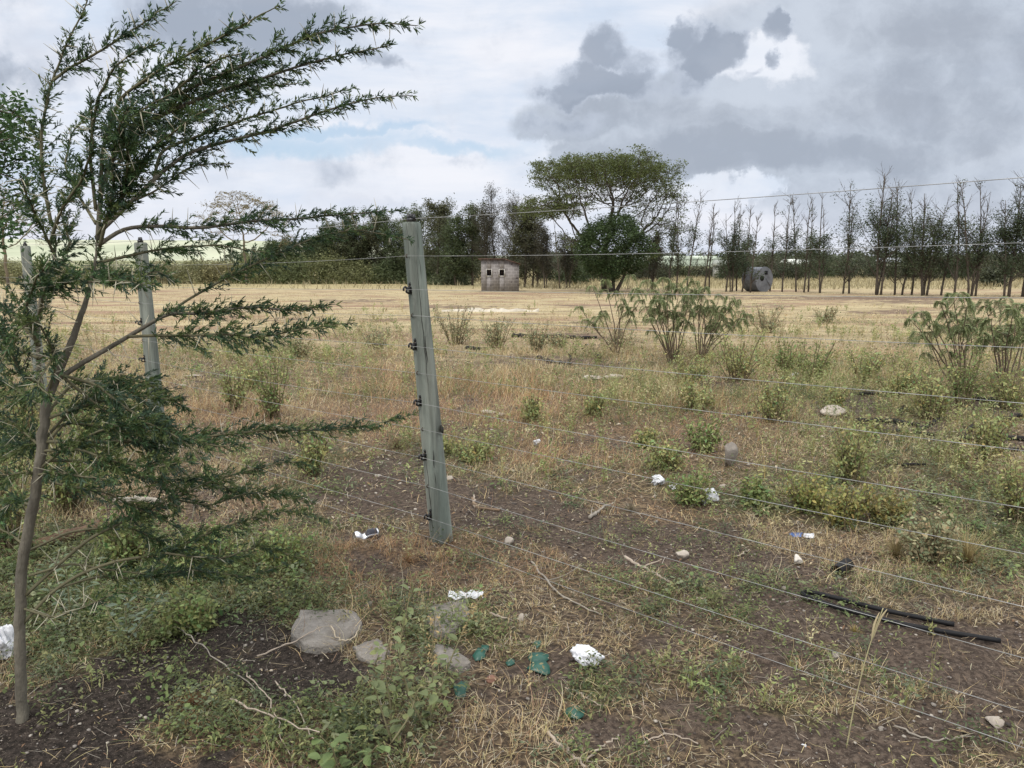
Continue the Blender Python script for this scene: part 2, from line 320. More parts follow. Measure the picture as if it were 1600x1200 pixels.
# ------------------------------------------------------------------ ground sheet
def build_ground():
    rr = np.concatenate([[0.0], .35 * 1.0125 ** np.arange(0, 800)])
    rr = rr[rr < 7500]
    th = np.concatenate([np.linspace(-48, 48, 520), np.linspace(51, 309, 90)])
    th = np.radians(th); nr, nth = len(rr), len(th)
    X = rr[:, None] * np.sin(th)[None]; Y = rr[:, None] * np.cos(th)[None]
    Z = H(X, Y)
    soil, green, rust = masks(X, Y)
    nf = np.clip(1 - rr / 14, 0, 1)[:, None]
    Z = Z + nf * soil * (.035 * np.abs(fbm(X * 16, Y * 16, 3, 51)) + .03 * np.clip(fbm(X * 5, Y * 5, 3, 53) * 2, 0, 1))
    i = np.arange(nr - 1)[:, None] * nth; j = np.arange(nth)[None]; j2 = (j + 1) % nth
    f = np.stack([i + j, i + nth + j, i + nth + j2, i + j2], -1).reshape(-1, 4)
    m = bpy.data.materials.new('field_ground'); m.use_nodes = True; t = m.node_tree; lk = t.links.new; b = t.nodes['Principled BSDF']
    def nd(tp, **k):
        n = t.nodes.new(tp)
        for a, v in k.items(): setattr(n, a, v)
        return n
    def noise(vec, sc, det=5, ro=.55):
        n = nd('ShaderNodeTexNoise'); lk(vec, n.inputs[0]); n.inputs['Scale'].default_value = sc; n.inputs['Detail'].default_value = det; n.inputs['Roughness'].default_value = ro; return n.outputs[0]
    def ramp(v, lo, hi, a=0, c=1):
        n = nd('ShaderNodeMapRange', interpolation_type='SMOOTHSTEP'); lk(v, n.inputs[0])
        for q, x in zip((1, 2, 3, 4), (lo, hi, a, c)): n.inputs[q].default_value = x
        return n.outputs[0]
    def mix(fa, a, c):
        n = nd('ShaderNodeMix', data_type='RGBA')
        for q, v in ((0, fa), (6, a), (7, c)):
            if hasattr(v, 'links'): lk(v, n.inputs[q])
            else: n.inputs[q].default_value = v if q == 0 else (*v, 1)
        return n.outputs[2]
    def mth(op, a, c=None, clamp=False):
        n = nd('ShaderNodeMath', operation=op); n.use_clamp = clamp
        for q, v in enumerate((a, c)):
            if v is None: continue
            if hasattr(v, 'links'): lk(v, n.inputs[q])
            else: n.inputs[q].default_value = v
        return n.outputs[0]
    oc = nd('ShaderNodeTexCoord').outputs['Object']
    sp = nd('ShaderNodeSeparateXYZ'); lk(oc, sp.inputs[0])
    at_ = nd('ShaderNodeAttribute'); at_.attribute_name = 'col'
    sc = nd('ShaderNodeSeparateColor'); lk(at_.outputs['Color'], sc.inputs[0])
    soilv, greenv, rustv = sc.outputs
    mp = nd('ShaderNodeMapping'); mp.inputs['Scale'].default_value = (.42, 1, 1); lk(oc, mp.inputs[0]); so = mp.outputs[0]
    n1 = noise(oc, 9, 6); n2 = noise(oc, 45, 5, .65); n3 = noise(oc, 160, 3); n4 = noise(so, .42, 6, .6); n5 = noise(so, 1.3, 5, .6); n6 = noise(oc, 2.3, 6, .65); n8 = noise(so, 1.9, 7, .7)
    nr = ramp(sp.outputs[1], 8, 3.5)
    straw = mix(ramp(n2, .38, .64), mix(nr, (.085, .064, .044), (.045, .034, .026)), mix(nr, (.27, .20, .12), (.17, .125, .08)))  # litter darkened, more so near the camera, to imitate shade among the blades
    straw = mix(mth('MULTIPLY', rustv, .7), straw, mix(ramp(n2, .38, .64), (.080, .056, .042), (.21, .14, .09)))
    straw = mix(mth('MULTIPLY', greenv, ramp(n6, .42, .6)), straw, (.075, .078, .034))
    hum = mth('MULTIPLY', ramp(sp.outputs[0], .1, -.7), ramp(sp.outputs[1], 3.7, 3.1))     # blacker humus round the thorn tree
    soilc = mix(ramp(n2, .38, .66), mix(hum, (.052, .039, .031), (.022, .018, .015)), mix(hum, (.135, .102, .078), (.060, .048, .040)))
    soilc = mix(ramp(n3, .60, .70), soilc, (.20, .165, .13))
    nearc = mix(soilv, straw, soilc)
    # open field further off: bleached grass with bare reddish strips running across
    fieldc = mix(ramp(n5, .35, .62), (.32, .26, .155), (.47, .39, .235))
    fieldc = mix(ramp(n4, .48, .62, 0, .85), fieldc, (.27, .175, .12))
    fieldc = mix(ramp(n8, .54, .63, 0, .8), fieldc, (.16, .12, .085))
    fieldc = mix(ramp(n6, .60, .72, 0, .7), fieldc, (.20, .17, .08))
    fieldc = mix(mth('MULTIPLY', soilv, .85), fieldc, (.15, .105, .08))
    k = ramp(mth('ADD', sp.outputs[1], mth('MULTIPLY', mth('SUBTRACT', n5, .5), 9)), 9, 21)
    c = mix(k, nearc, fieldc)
    # beyond the tree row: taller pale grass, then scrub-green plain
    k2 = ramp(mth('ADD', sp.outputs[1], mth('MULTIPLY', mth('SUBTRACT', n4, .5), 10)), 64, 76)
    c = mix(k2, c, mix(ramp(n4, .35, .65), (.31, .26, .14), (.41, .345, .19)))
    k3 = ramp(sp.outputs[1], 150, 330)
    n7 = noise(so, .012, 5, .6)
    c = mix(k3, c, mix(ramp(n7, .42, .58), (.16, .17, .09), (.30, .30, .17)))
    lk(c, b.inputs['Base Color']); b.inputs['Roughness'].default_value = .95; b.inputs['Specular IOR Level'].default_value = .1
    bp = nd('ShaderNodeBump'); bp.inputs['Strength'].default_value = .8; bp.inputs['Distance'].default_value = .03
    lk(mth('ADD', n2, mth('MULTIPLY', n1, 2)), bp.inputs['Height']); lk(bp.outputs[0], b.inputs['Normal'])
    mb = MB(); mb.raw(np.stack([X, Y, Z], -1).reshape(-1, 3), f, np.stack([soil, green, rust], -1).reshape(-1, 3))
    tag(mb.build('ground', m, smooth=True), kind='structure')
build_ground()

# pale grassy rise on the left horizon
def build_hill():
    xs = np.linspace(-1500, 260, 90); ys = np.linspace(700, 1900, 30)
    X, Y = np.meshgrid(xs, ys)
    prof = sstep(-X, -180, 420) * sstep(Y, 700, 1150) * (1 + .25 * fbm(X / 300, Y / 400, 3, 3))
    Z = -8 + prof * 34
    i = np.arange(29)[:, None] * 90; j = np.arange(89)[None]
    mb = MB(); mb.raw(np.stack([X, Y, Z], -1).reshape(-1, 3), np.stack([i + j, i + j + 1, i + 91 + j, i + 90 + j], -1).reshape(-1, 4))
    tag(mb.build('hill', mat('hill_grass', (.36, .39, .27), second=(.44, .45, .33), scale=.02, var=.1, rough=.95), smooth=True), kind='structure')
build_hill()

# ------------------------------------------------------------------ ground cover
rng = np.random.default_rng(7)
def scatter(n, y0, y1, margin=.9, xw=.78):
    u = rng.random(n)
    # area grows with distance: sample y by area of the widening strip
    a, b = xw, margin
    F = lambda y: a * y * y / 2 + b * y
    t = F(y0) + u * (F(y1) - F(y0))
    y = (-b + np.sqrt(b * b + 2 * a * t)) / a
    x = (rng.random(n) * 2 - 1) * (a * y + b)
    return x, y
def blades(mb, x, y, ln, wd, lean, cols, K=4, curl=1.0, az=None, z=None):
    n = len(x); z = H(x, y) if z is None else z
    az = rng.random(n) * 6.283 if az is None else az
    d = np.stack([np.cos(az), np.sin(az), np.zeros(n)], 1)
    t = np.linspace(0, 1, K)[None, :, None]
    up = np.cos(lean)[:, None, None]; ou = np.sin(lean)[:, None, None]
    b = (rng.random(n) * curl)[:, None, None]
    lnn = ln[:, None, None]
    p = np.stack([x, y, z - .004], 1)[:, None] + lnn * (t * ou + b * .55 * t ** 2) * d[:, None] + lnn * (t * up - b * .38 * t ** 2) * np.array([0, 0, 1.0])
    sd = (rng.random(n) - .5)[:, None] * 1.6
    side = norm(np.stack([-d[:, 1], d[:, 0], np.zeros(n)], 1) + d * sd)
    p = p + (np.sin(t * 5 + az[:, None, None]) * lnn * .05) * side[:, None]
    prof = np.linspace(1, .25, K)[None] * wd[:, None]
    mb.strips(p, side, prof, cols)
PAL_DRY = np.array([(.60, .46, .245), (.52, .34, .18), (.40, .235, .125), (.66, .54, .34), (.48, .40, .20), (.30, .20, .125), (.56, .49, .34)])
PAL_GRN = np.array([(.10, .125, .042), (.15, .17, .065), (.075, .10, .04), (.20, .21, .085), (.12, .145, .08)])
def pick(pal, n, jit=.25):
    return pal[rng.integers(0, len(pal), n)] * (1 + (rng.random((n, 1)) - .5) * 2 * jit) * (1 + (rng.random((n, 3)) - .5) * .1)
def dry_cols(x, y, n):
    s, g, r = masks(x, y)
    c = pick(PAL_DRY[[0, 3, 4, 6, 5]], n); rc = pick(PAL_DRY[[1, 2, 5, 1]], n); gc = pick(PAL_GRN[[1, 3, 1]], n) * 1.25
    m = rng.random(n)
    c = np.where((m < r * .8)[:, None], rc, c)
    return np.where((rng.random(n) < g * .55)[:, None], gc, c)
def grass_zone(mb, y0, y1, tufts, per, ln0, ln1, w, spread, keep_soil=.1, lean=.9, K=4, far=0):
    x, y = scatter(tufts, y0, y1); s, g, r = masks(x, y)
    cl = fbm(x * 1.1, y * 1.1, 3, 61) * 1.6 + .55
    k = rng.random(len(x)) < np.clip((1 - s) + keep_soil, 0, 1) * np.clip(cl, .15, 1); x, y = x[k], y[k]
    hs = (.45 + .8 * rng.random(len(x))) * np.clip(cl[k], .5, 1.3)
    x = np.repeat(x, per); y = np.repeat(y, per); hs = np.repeat(hs, per); n = len(x)
    x = x + rng.normal(0, spread, n); y = y + rng.normal(0, spread, n)
    ln = (ln0 + (ln1 - ln0) * rng.random(n) ** 1.6) * hs
    cols = dry_cols(x, y, n)
    if far: cols = cols * (1 - far) + far * np.array([.44, .355, .20]) * (1 + .6 * (rng.random((n, 1)) - .5))
    blades(mb, x, y, ln, w * (.6 + .8 * rng.random(n)), np.abs(rng.normal(0, lean * .7, n)).clip(0, 1.45), cols, K)
mb = MB()
grass_zone(mb, 1.4, 4.2, 6200, 17, .03, .12, .0021, .020, .04, 1.05)
grass_zone(mb, 1.4, 5.5, 900, 14, .10, .26, .0022, .03, .15, .7, 5)
grass_zone(mb, 4.2, 8, 13500, 11, .04, .17, .0031, .032, .12, .95)
grass_zone(mb, 5.5, 13, 7500, 9, .14, .42, .0036, .05, .06, .5, 5)
grass_zone(mb, 8, 14, 15500, 8, .06, .26, .0052, .055, .1, .8, 3)
grass_zone(mb, 14, 26, 13000, 6, .06, .22, .010, .10, .1, .8, 3, .4)
grass_zone(mb, 26, 54, 9500, 5, .04, .17, .020, .2, .1, .8, 3, .45)
tag(mb.build('dry_grass', M_GRASS), kind='stuff')
mb = MB()                                          # tall pale grass beyond the tree row
x, y = scatter(15000, 66, 150, 2); k = (project(x, y, np.interp(y, GY, GZ))[0] > 815) | (rng.random(15000) < .25); x, y = x[k], y[k]; n_ = len(x) * 3; x = np.repeat(x, 3) + rng.normal(0, .5, n_); y = np.repeat(y, 3) + rng.normal(0, .5, n_)
blades(mb, x, y, .35 + .45 * rng.random(n_), np.full(n_, .07), np.abs(rng.normal(0, .4, n_)), np.array([.36, .31, .185]) * (.65 + .5 * rng.random((n_, 1))), 3)
tag(mb.build('tall_pale_grass', M_GRASS), kind='stuff')

mb = MB()                                          # fallen straw and twigs lying flat
for n, y0, y1, l0, l1, w in ((34000, 1.4, 4.2, .012, .085, .0013), (36000, 4.2, 9, .02, .13, .0023), (22000, 9, 18, .06, .25, .006)):
    x, y = scatter(n, y0, y1); s, g, r = masks(x, y)
    k = rng.random(n) < (1 - .80 * s); x, y = x[k], y[k]; n = len(x)
    az = rng.random(n) * 6.283; ln = l0 + (l1 - l0) * rng.random(n) ** 2
    d = np.stack([np.cos(az), np.sin(az)], 1); t = np.linspace(-.5, .5, 3)
    bow = (rng.random(n) - .5) * .35
    px = x[:, None] + ln[:, None] * (t * d[:, :1] - bow[:, None] * t ** 2 * d[:, 1:]); py = y[:, None] + ln[:, None] * (t * d[:, 1:] + bow[:, None] * t ** 2 * d[:, :1])
    pz = H(px, py) + .006 + (rng.random(n) * .025)[:, None] + (rng.random((n, 1)) - .4) * ln[:, None] * .5 * t
    c = dry_cols(x, y, n); gm = rng.random(n) < .25; c[gm] = np.array([.40, .36, .30]) * (.6 + .7 * rng.random((gm.sum(), 1)))
    mb.strips(np.stack([px, py, pz], -1), np.stack([-d[:, 1], d[:, 0], np.zeros(n)], 1), w * (.6 + rng.random(n))[:, None] * np.array([.7, 1, .6]), c)
tag(mb.build('fallen_straw', M_GRASS), kind='stuff')

def herbs(mb, x, y, per, hgt, lf, lw, pal, feather=True, spread=.05):
    """small low weeds: short stems carrying many leaflets"""
    n = len(x); hs = hgt * (.5 + rng.random(n))
    cc = pick(pal, n, .2)
    X = np.repeat(x, per); Y = np.repeat(y, per); Hh = np.repeat(hs, per); C = np.repeat(cc, per, 0) * (.7 + .6 * rng.random((n * per, 1)))
    m = n * per; az = rng.random(m) * 6.283; rad = np.abs(rng.normal(0, spread, m)); q = rng.random(m)
    px = X + rad * np.cos(az); py = Y + rad * np.sin(az); pz = H(X, Y) + Hh * q * np.clip(1.1 - rad / (spread * 3.2), .15, 1)
    a2 = az + rng.normal(0, .7, m); el = rng.normal(.35, .4, m)
    d = np.stack([np.cos(a2) * np.cos(el), np.sin(a2) * np.cos(el), np.sin(el)], 1)
    L_ = lf * (.55 + .8 * rng.random(m)); t = np.linspace(0, 1, 4)[None, :, None]
    p = np.stack([px, py, pz], 1)[:, None] + d[:, None] * L_[:, None, None] * t - np.array([0, 0, 1.]) * (t ** 2) * L_[:, None, None] * .35
    side = norm(np.stack([-d[:, 1], d[:, 0], rng.normal(0, .35, m)], 1))
    prof = np.array([.25, 1, .85, .08]) * lw
    mb.strips(p, side, prof[None] * (.6 + .7 * rng.random(m))[:, None], C)
mb = MB()
for n, y0, y1, per, h, lf, lw, sp in ((8500, 1.4, 4.3, 34, .08, .018, .007, .040), (5200, 4.3, 9, 22, .12, .026, .010, .06), (6000, 9, 22, 16, .22, .045, .018, .10)):
    x, y = scatter(n, y0, y1); s, g, r = masks(x, y)
    k = rng.random(n) < (g * 1.25) ** 1.25 * (1 - .65 * s); herbs(mb, x[k], y[k], per, h, lf, lw, PAL_GRN, spread=sp)
# grey-green feathery weeds
x, y = scatter(1500, 1.4, 6); s, g, r = masks(x, y); k = rng.random(1500) < g * (1 - .7 * s)
herbs(mb, x[k], y[k], 70, .06, .016, .0035, np.array([(.13, .16, .09), (.10, .14, .07), (.17, .19, .11)]), spread=.05)
x, y = scatter(2600, 1.5, 5); s, g, r = masks(x, y); k = rng.random(2600) < (g * 1.1 - .25) * (1 - .5 * s)
herbs(mb, x[k], y[k], 16, .09, .026, .016, np.array([(.16, .20, .075), (.11, .16, .055), (.20, .23, .12)]), spread=.035)
tag(mb.build('low_weeds', M_LEAF), kind='stuff')
mb = MB()                                          # dead curled leaves and chaff
x, y = scatter(9000, 1.4, 7); c = np.array([(.30, .20, .11), (.22, .13, .075), (.42, .34, .22), (.14, .09, .06), (.48, .42, .32)])[rng.integers(0, 5, 9000)]
az = rng.random(9000) * 6.283; ln = (.006 + .018 * rng.random(9000) ** 2) * np.clip(y / 3.5, .8, 2); d = np.stack([np.cos(az), np.sin(az), rng.normal(.15, .3, 9000)], 1); t = np.linspace(0, 1, 3)[None, :, None]
p = np.stack([x, y, H(x, y) + .004 + .012 * rng.random(9000)], 1)[:, None] + d[:, None] * ln[:, None, None] * t + np.array([0, 0, 1.]) * (ln * .3)[:, None, None] * (t - t ** 2) * 2
mb.strips(p, norm(np.stack([-d[:, 1], d[:, 0], rng.normal(0, .4, 9000)], 1)), np.array([.3, 1, .3])[None] * (ln * .5)[:, None], c * (.7 + .5 * rng.random((9000, 1))))
tag(mb.build('leaf_litter', M_GRASS), kind='stuff')

def wispy(mb, x, y, hgt, per, lf, lw, pal, st=4):
    """tall thin-stemmed field weeds: several stems, each with small leaves"""
    n = len(x); X = np.repeat(x, st); Y = np.repeat(y, st); m = n * st; hh = np.repeat(hgt * (.45 + .8 * rng.random(n)), st) * (.6 + .5 * rng.random(m))
    az = rng.random(m) * 6.283; ou = hh * (.1 + .45 * rng.random(m)); t = np.linspace(0, 1, 4)[None, :, None]; z = H(X, Y)
    d = np.stack([np.cos(az), np.sin(az), np.zeros(m)], 1); p = np.stack([X, Y, z], 1)[:, None] + d[:, None] * ou[:, None, None] * t ** 1.5 + np.array([0, 0, 1.]) * hh[:, None, None] * t
    C = np.repeat(pick(pal, n, .2), st, 0)
    mb.strips(p, np.stack([-d[:, 1], d[:, 0], np.zeros(m)], 1), np.linspace(1, .5, 4)[None] * lw * .3 * np.ones((m, 1)), C * [1.2, 1.0, .9] * .8)
    k = m * per; P = np.repeat(p, per, 0); u = .2 + .8 * rng.random(k); b = P[:, 0] + (P[:, 3] - P[:, 0]) * u[:, None] + rng.normal(0, 1, (k, 3)) * (lf * .5)
    a2 = rng.random(k) * 6.283; el = rng.normal(.3, .5, k); dd = np.stack([np.cos(a2) * np.cos(el), np.sin(a2) * np.cos(el), np.sin(el)], 1); L_ = lf * (.5 + .8 * rng.random(k))
    q = b[:, None] + dd[:, None] * L_[:, None, None] * np.array([0, .5, 1.])[None, :, None]
    mb.strips(q, norm(np.cross(dd, rng.normal(size=(k, 3)))), np.array([.35, 1, .2])[None] * (L_ * .42)[:, None], np.repeat(C, per, 0) * (.7 + .6 * rng.random((k, 1))))
PAL_W = np.array([(.33, .35, .145), (.27, .31, .125), (.38, .36, .18), (.22, .26, .10), (.40, .35, .20)])
mb = MB()
for n_, y0, y1, h, per, lf, lw in ((1700, 1.9, 5, .13, 7, .017, .006), (6000, 5, 10, .26, 8, .024, .009), (7000, 10, 18, .34, 8, .038, .016), (1800, 18, 30, .30, 6, .06, .03)):
    x, y = scatter(n_, y0, y1); s, g, r = masks(x, y); cl = fbm(x * .8 + 5, y * .8, 3, 71) * 1.8 + .5
    k = rng.random(n_) < np.clip(g * 1.5 * cl + .04, 0, 1) * (1 - .85 * s) * np.clip((32 - y) / 14, 0, 1); wispy(mb, x[k], y[k], h, per, lf, lw, PAL_W)
tag(mb.build('wispy_weeds', M_LEAF), kind='stuff')

def rock_mesh(seed, sx, sy, sz, sub=3, rough=.25, flat=.0):
    import bmesh
    bm = bmesh.new(); bmesh.ops.create_icosphere(bm, subdivisions=sub, radius=1)
    v = np.array([p.co[:] for p in bm.verts]); f = [tuple(q.index for q in p.verts) for p in bm.faces]; bm.free()
    r_ = np.random.default_rng(seed)
    for _ in range(13):                             # plane cuts give broken faces
        nn = norm(r_.normal(size=3)); dd = .46 + .32 * r_.random(); h = v @ nn
        v = v - np.clip(h - dd, 0, None)[:, None] * nn
    v *= (1 + rough * fbm(v[:, 0] * 1.5 + seed, v[:, 1] * 1.5 + v[:, 2], 3, seed))[:, None]
    v += r_.normal(0, .012, v.shape)
    v = v / np.abs(v).max(0)
    return v * np.array([sx, sy, sz]), f
M_STONE = mat('stone', (.28, .25, .215), second=(.19, .165, .14), var=.25, scale=14, bump=.5, bscale=50, rough=.95)
mb = MB()                                          # pebbles and crumbs of soil
pr = [rock_mesh(s, 1, 1, .6, 1) for s in range(4)]
for n, y0, y1, s0 in ((9000, 1.4, 4.5, .0065), (6000, 4.5, 9, .011), (1200, 9, 18, .02)):
    x, y = scatter(n, y0, y1); s, g, r = masks(x, y); k = rng.random(n) < .18 + .8 * s; x, y = x[k], y[k]; z = H(x, y) + .006
    for q in range(4):
        v, f = pr[q]; f = np.array(f); xi, yi, zi = x[q::4], y[q::4], z[q::4]; m = len(xi)
        sc_ = s0 * (.4 + 1.1 * rng.random(m) ** 3); a = rng.random(m) * 6.28
        vx = v[None, :, 0] * np.cos(a)[:, None] - v[None, :, 1] * np.sin(a)[:, None]; vy = v[None, :, 0] * np.sin(a)[:, None] + v[None, :, 1] * np.cos(a)[:, None]
        V = np.stack([xi[:, None] + vx * sc_[:, None], yi[:, None] + vy * sc_[:, None], zi[:, None] + v[None, :, 2] * sc_[:, None]], -1)
        base = np.array([(.24, .215, .19), (.07, .056, .048), (.36, .32, .27), (.05, .04, .035), (.10, .08, .07)])[rng.integers(0, 5, m)]
        fl = [tuple(t) for t in (f[None] + (np.arange(m) * len(v))[:, None, None]).reshape(-1, 3)]
        mb.raw(V.reshape(-1, 3), fl, np.repeat(base, len(v), 0))
tag(mb.build('gravel', M_TWIG), kind='stuff')

# ------------------------------------------------------------------ fence
P_MAIN = G(690, 845); P_LEFT = at(250, 697, 6.15); P_FAR = at(66, 617, 8.35)
dirf = (P_FAR[:2] - P_MAIN[:2]) / 2
POSTS = {0: (P_MAIN[0], P_MAIN[1]), 1: (P_LEFT[0], P_LEFT[1]), 2: (P_FAR[0], P_FAR[1])}
POSTS[-1] = tuple(P_MAIN[:2] - dirf * 1.05); POSTS[3] = tuple(P_FAR[:2] + dirf * 1.0)
fn = norm(np.array([dirf[1], -dirf[0]]) * -1.0)
if fn[1] > 0: fn = -fn                              # wires run on the camera's side of the posts
M_POST = mat('treated_post', (.235, .25, .215), second=(.145, .17, .148), var=.38, scale=26, bump=.7, bscale=70, stretch=(1, 1, .07), rough=.85)
M_ENDG = mat('post_end_grain', (.33, .30, .23), var=.2, scale=40, rough=.9)
M_PLAS = mat('black_plastic', (.012, .012, .013), var=.1, rough=.38, spec=.5)
M_WIRE = mat('galvanised_wire', (.33, .33, .32), var=.35, scale=9, rough=.55, metal=.2)
M_RUSTW = mat('rusty_nail', (.10, .07, .05), var=.3, rough=.7, metal=.4)
M_CRACK = mat('crack_shadow', (.035, .035, .03), var=.2, rough=1)
B0 = hz(*P_MAIN[:2])
zat = lambda px, py, y: at(px, py, y)[2]
POST_H = zat(648, 347, P_MAIN[1]) - B0
WZ = [zat(660, py, P_MAIN[1] - .05) - B0 for py in (341, 400, 452, 493, 540, 583, 628, 671, 713, 760, 806)] + [.03]
BASE = {0: B0, 1: zat(220, 379, P_LEFT[1]) - POST_H, 2: zat(44, 384, P_FAR[1]) - POST_H}
BASE[3] = BASE[2]
_q = np.array(POSTS[-1]); _m = P_MAIN[:2]; _t = np.linspace(0, 1, 400); _l = _m + (_q - _m) * _t[:, None]; _px = project(_l[:, 0], _l[:, 1], np.full(400, 1.75))[0]
_k = int(np.argmin(abs(_px - 1600))); BASE[-1] = B0 + (zat(1600, 276, _l[_k, 1]) - (B0 + WZ[0])) / _t[_k] + .01
INS = [0, 2, 4, 6, 8, 10]                           # wires that run through insulators
LEAN = {0: (-.128, 0.0), 1: (-.03, .0), 2: (-.02, .0), -1: (.02, 0), 3: (0, 0)}
def post_axis(k, z):
    x, y = POSTS[k]; b = BASE[k]; q = z / POST_H
    return np.array([x + LEAN[k][0] * q, y + LEAN[k][1] * q, b + z])
def make_post(k, label):
    x, y = POSTS[k]; b = BASE[k]; root = empty('fence_post', (x, y, b), label=label, cat='fence post', group='round treated posts of the wire fence')
    o = np.array([x, y, b]); mb = MB(); nz_, na = 60, 28; hs = np.linspace(-.3, POST_H - .01, nz_)
    r0, r1 = .062, .048; r_ = np.random.default_rng(20 + k)
    V = []
    for h in list(hs) + [POST_H]:
        q = h / POST_H; c = post_axis(k, h) - o; th = np.linspace(0, 2 * math.pi, na, endpoint=False)
        rad = (r0 + (r1 - r0) * q) * (1 + .05 * fbm(np.cos(th) * 1.5 + 5 + k, np.sin(th) * 1.5 + q * 2.5, 3, 9 + k))
        if h == POST_H: rad = rad - .006
        for (ca, c0, c1, dp) in ((-1.45, .25, 1.0, .011), (-1.15, .0, .35, .009), (-2.2, .1, .8, .006), (.6, .2, .9, .01)):   # drying cracks
            if c0 < q < c1: rad = rad - dp * np.exp(-((th - 2 * math.pi - ca - .12 * math.sin(q * 5)) / .09) ** 2) - dp * np.exp(-((th - ca - .12 * math.sin(q * 5)) / .09) ** 2)
        if k == 0: rad = rad - .012 * np.exp(-((h - .60) / .035) ** 2) * np.exp(-((th - (-.55 + 2 * math.pi)) / .35) ** 2)
        V.append(np.stack([c[0] + rad * np.cos(th), c[1] + rad * np.sin(th), np.full(na, c[2])], 1))
    n_ = len(V); i = np.arange(n_ - 1)[:, None] * na; j = np.arange(na)[None]; j2 = (j + 1) % na
    mb.raw(np.concatenate(V), np.stack([i + j, i + j2, i + na + j2, i + na + j], -1).reshape(-1, 4))
    mb.build('post_body', M_POST, root, smooth=True)
    top = MB(); top.raw(V[-1], [tuple(range(na))]); e = top.build('end_grain', M_ENDG, root)
    e.location.z = .0015
    if k == 0:                                      # long drying splits seen as dark lines
        for (dx, z0, z1, w) in ((.013, .78, 1.55, .0035), (.02, .98, 1.12, .006), (-.035, .02, .5, .0035), (.006, .42, .52, .005), (.004, .30, .40, .004), (.028, 1.35, 1.68, .002), (-.02, 1.5, 1.7, .002)):
            m2 = MB(); zz = np.linspace(z0, z1, 12); pts = np.array([post_axis(k, h) - o for h in zz]); rr_ = r0 + (r1 - r0) * zz / POST_H
            ang = np.arcsin(np.clip(dx / rr_, -.9, .9)); pts[:, 0] += rr_ * np.sin(ang) + .002 * np.sin(zz * 40); pts[:, 1] -= rr_ * np.cos(ang) * 1.0
            m2.tube(pts, w * .5 * np.sin(np.linspace(.15, 3.0, 12)), 5); m2.build('split', M_CRACK, root)
        m2 = MB(); p = post_axis(k, .62) - o; v, f = rock_mesh(3, .010, .014, .026, 2); m2.raw(v + p + np.array([.060, -.022, 0]), f); m2.build('knot', M_CRACK, root)
    dirv = norm(np.array([dirf[0], dirf[1], 0])); nv = np.array([fn[0], fn[1], 0])
    for wi, wz in enumerate(WZ[:-1]):
        a = post_axis(k, min(wz, POST_H)) - o; rr_ = r0 + (r1 - r0) * min(wz, POST_H) / POST_H
        if wi == 0:                                 # cap insulator nailed on the post's end
            m2 = MB(); a = post_axis(k, POST_H) - o
            m2.tube([a, a + [0, 0, .020]], .022, 10); m2.tube([a + [0, 0, .012], a + [0, 0, .042]], .011, 8)
            for s in (-1, 1): m2.tube([a + dirv * s * .024 + [0, 0, .006], a + dirv * s * .020 + [0, 0, .040]], [.010, .007], 7)
            m2.tube([a - dirv * .022 + [0, 0, .026], a + dirv * .022 + [0, 0, .026]], .006, 7)
            m2.build('insulator', M_PLAS, root, smooth=False)
        elif wi in INS:                             # claw insulator
            m2 = MB(); s0 = a + nv * (rr_ - .004); up = np.array([0, 0, 1.])
            m2.tube([s0 - up * .022 - nv * .001, s0 + up * .026 - nv * .001], [.010, .008], 8)         # back plate
            m2.tube([s0 + up * .006, s0 + nv * .03 + up * .004], [.010, .007], 8)                      # arm
            th = np.linspace(-.6, 4.3, 12)
            m2.tube([s0 + nv * (.036 + .011 * math.cos(q)) + up * (.0 + .012 * math.sin(q)) for q in th], .0052, 7)
            m2.tube([s0 + nv * .030 - up * .012, s0 + nv * .012 - up * .022], [.006, .005], 6)
            m2.tube([s0 + up * .018, s0 + up * .034 + nv * .008], [.008, .006], 7)
            ins = m2.build('insulator', M_PLAS, root)
            m3 = MB(); m3.tube([s0 + up * .014, s0 + up * .014 + nv * .014], .0035, 6); m3.build('nail', M_RUSTW, ins)
        else:                                       # plain staple
            m2 = MB(); s0 = a + nv * (rr_ - .003); th = np.linspace(0, math.pi, 8)
            m2.tube([s0 + nv * (.011 * math.sin(q)) + np.array([0, 0, .009 * math.cos(q)]) for q in th], .0021, 5); m2.build('staple', M_RUSTW, root)
    return root
make_post(0, 'weathered grey-green fence post leaning left, standing alone nearest the camera')
make_post(1, 'fence post standing just behind the thorn tree branches, middle of the three')
make_post(2, 'farthest fence post, half hidden behind the thorn tree at the left edge')
make_post(-1, 'fence post just outside the right edge holding the near ends of the wires')
make_post(3, 'fence post outside the left edge holding the far ends of the wires')
WN = ['topmost', 'second', 'third', 'fourth', 'fifth', 'sixth', 'seventh', 'eighth', 'ninth', 'tenth', 'eleventh', 'lowest']
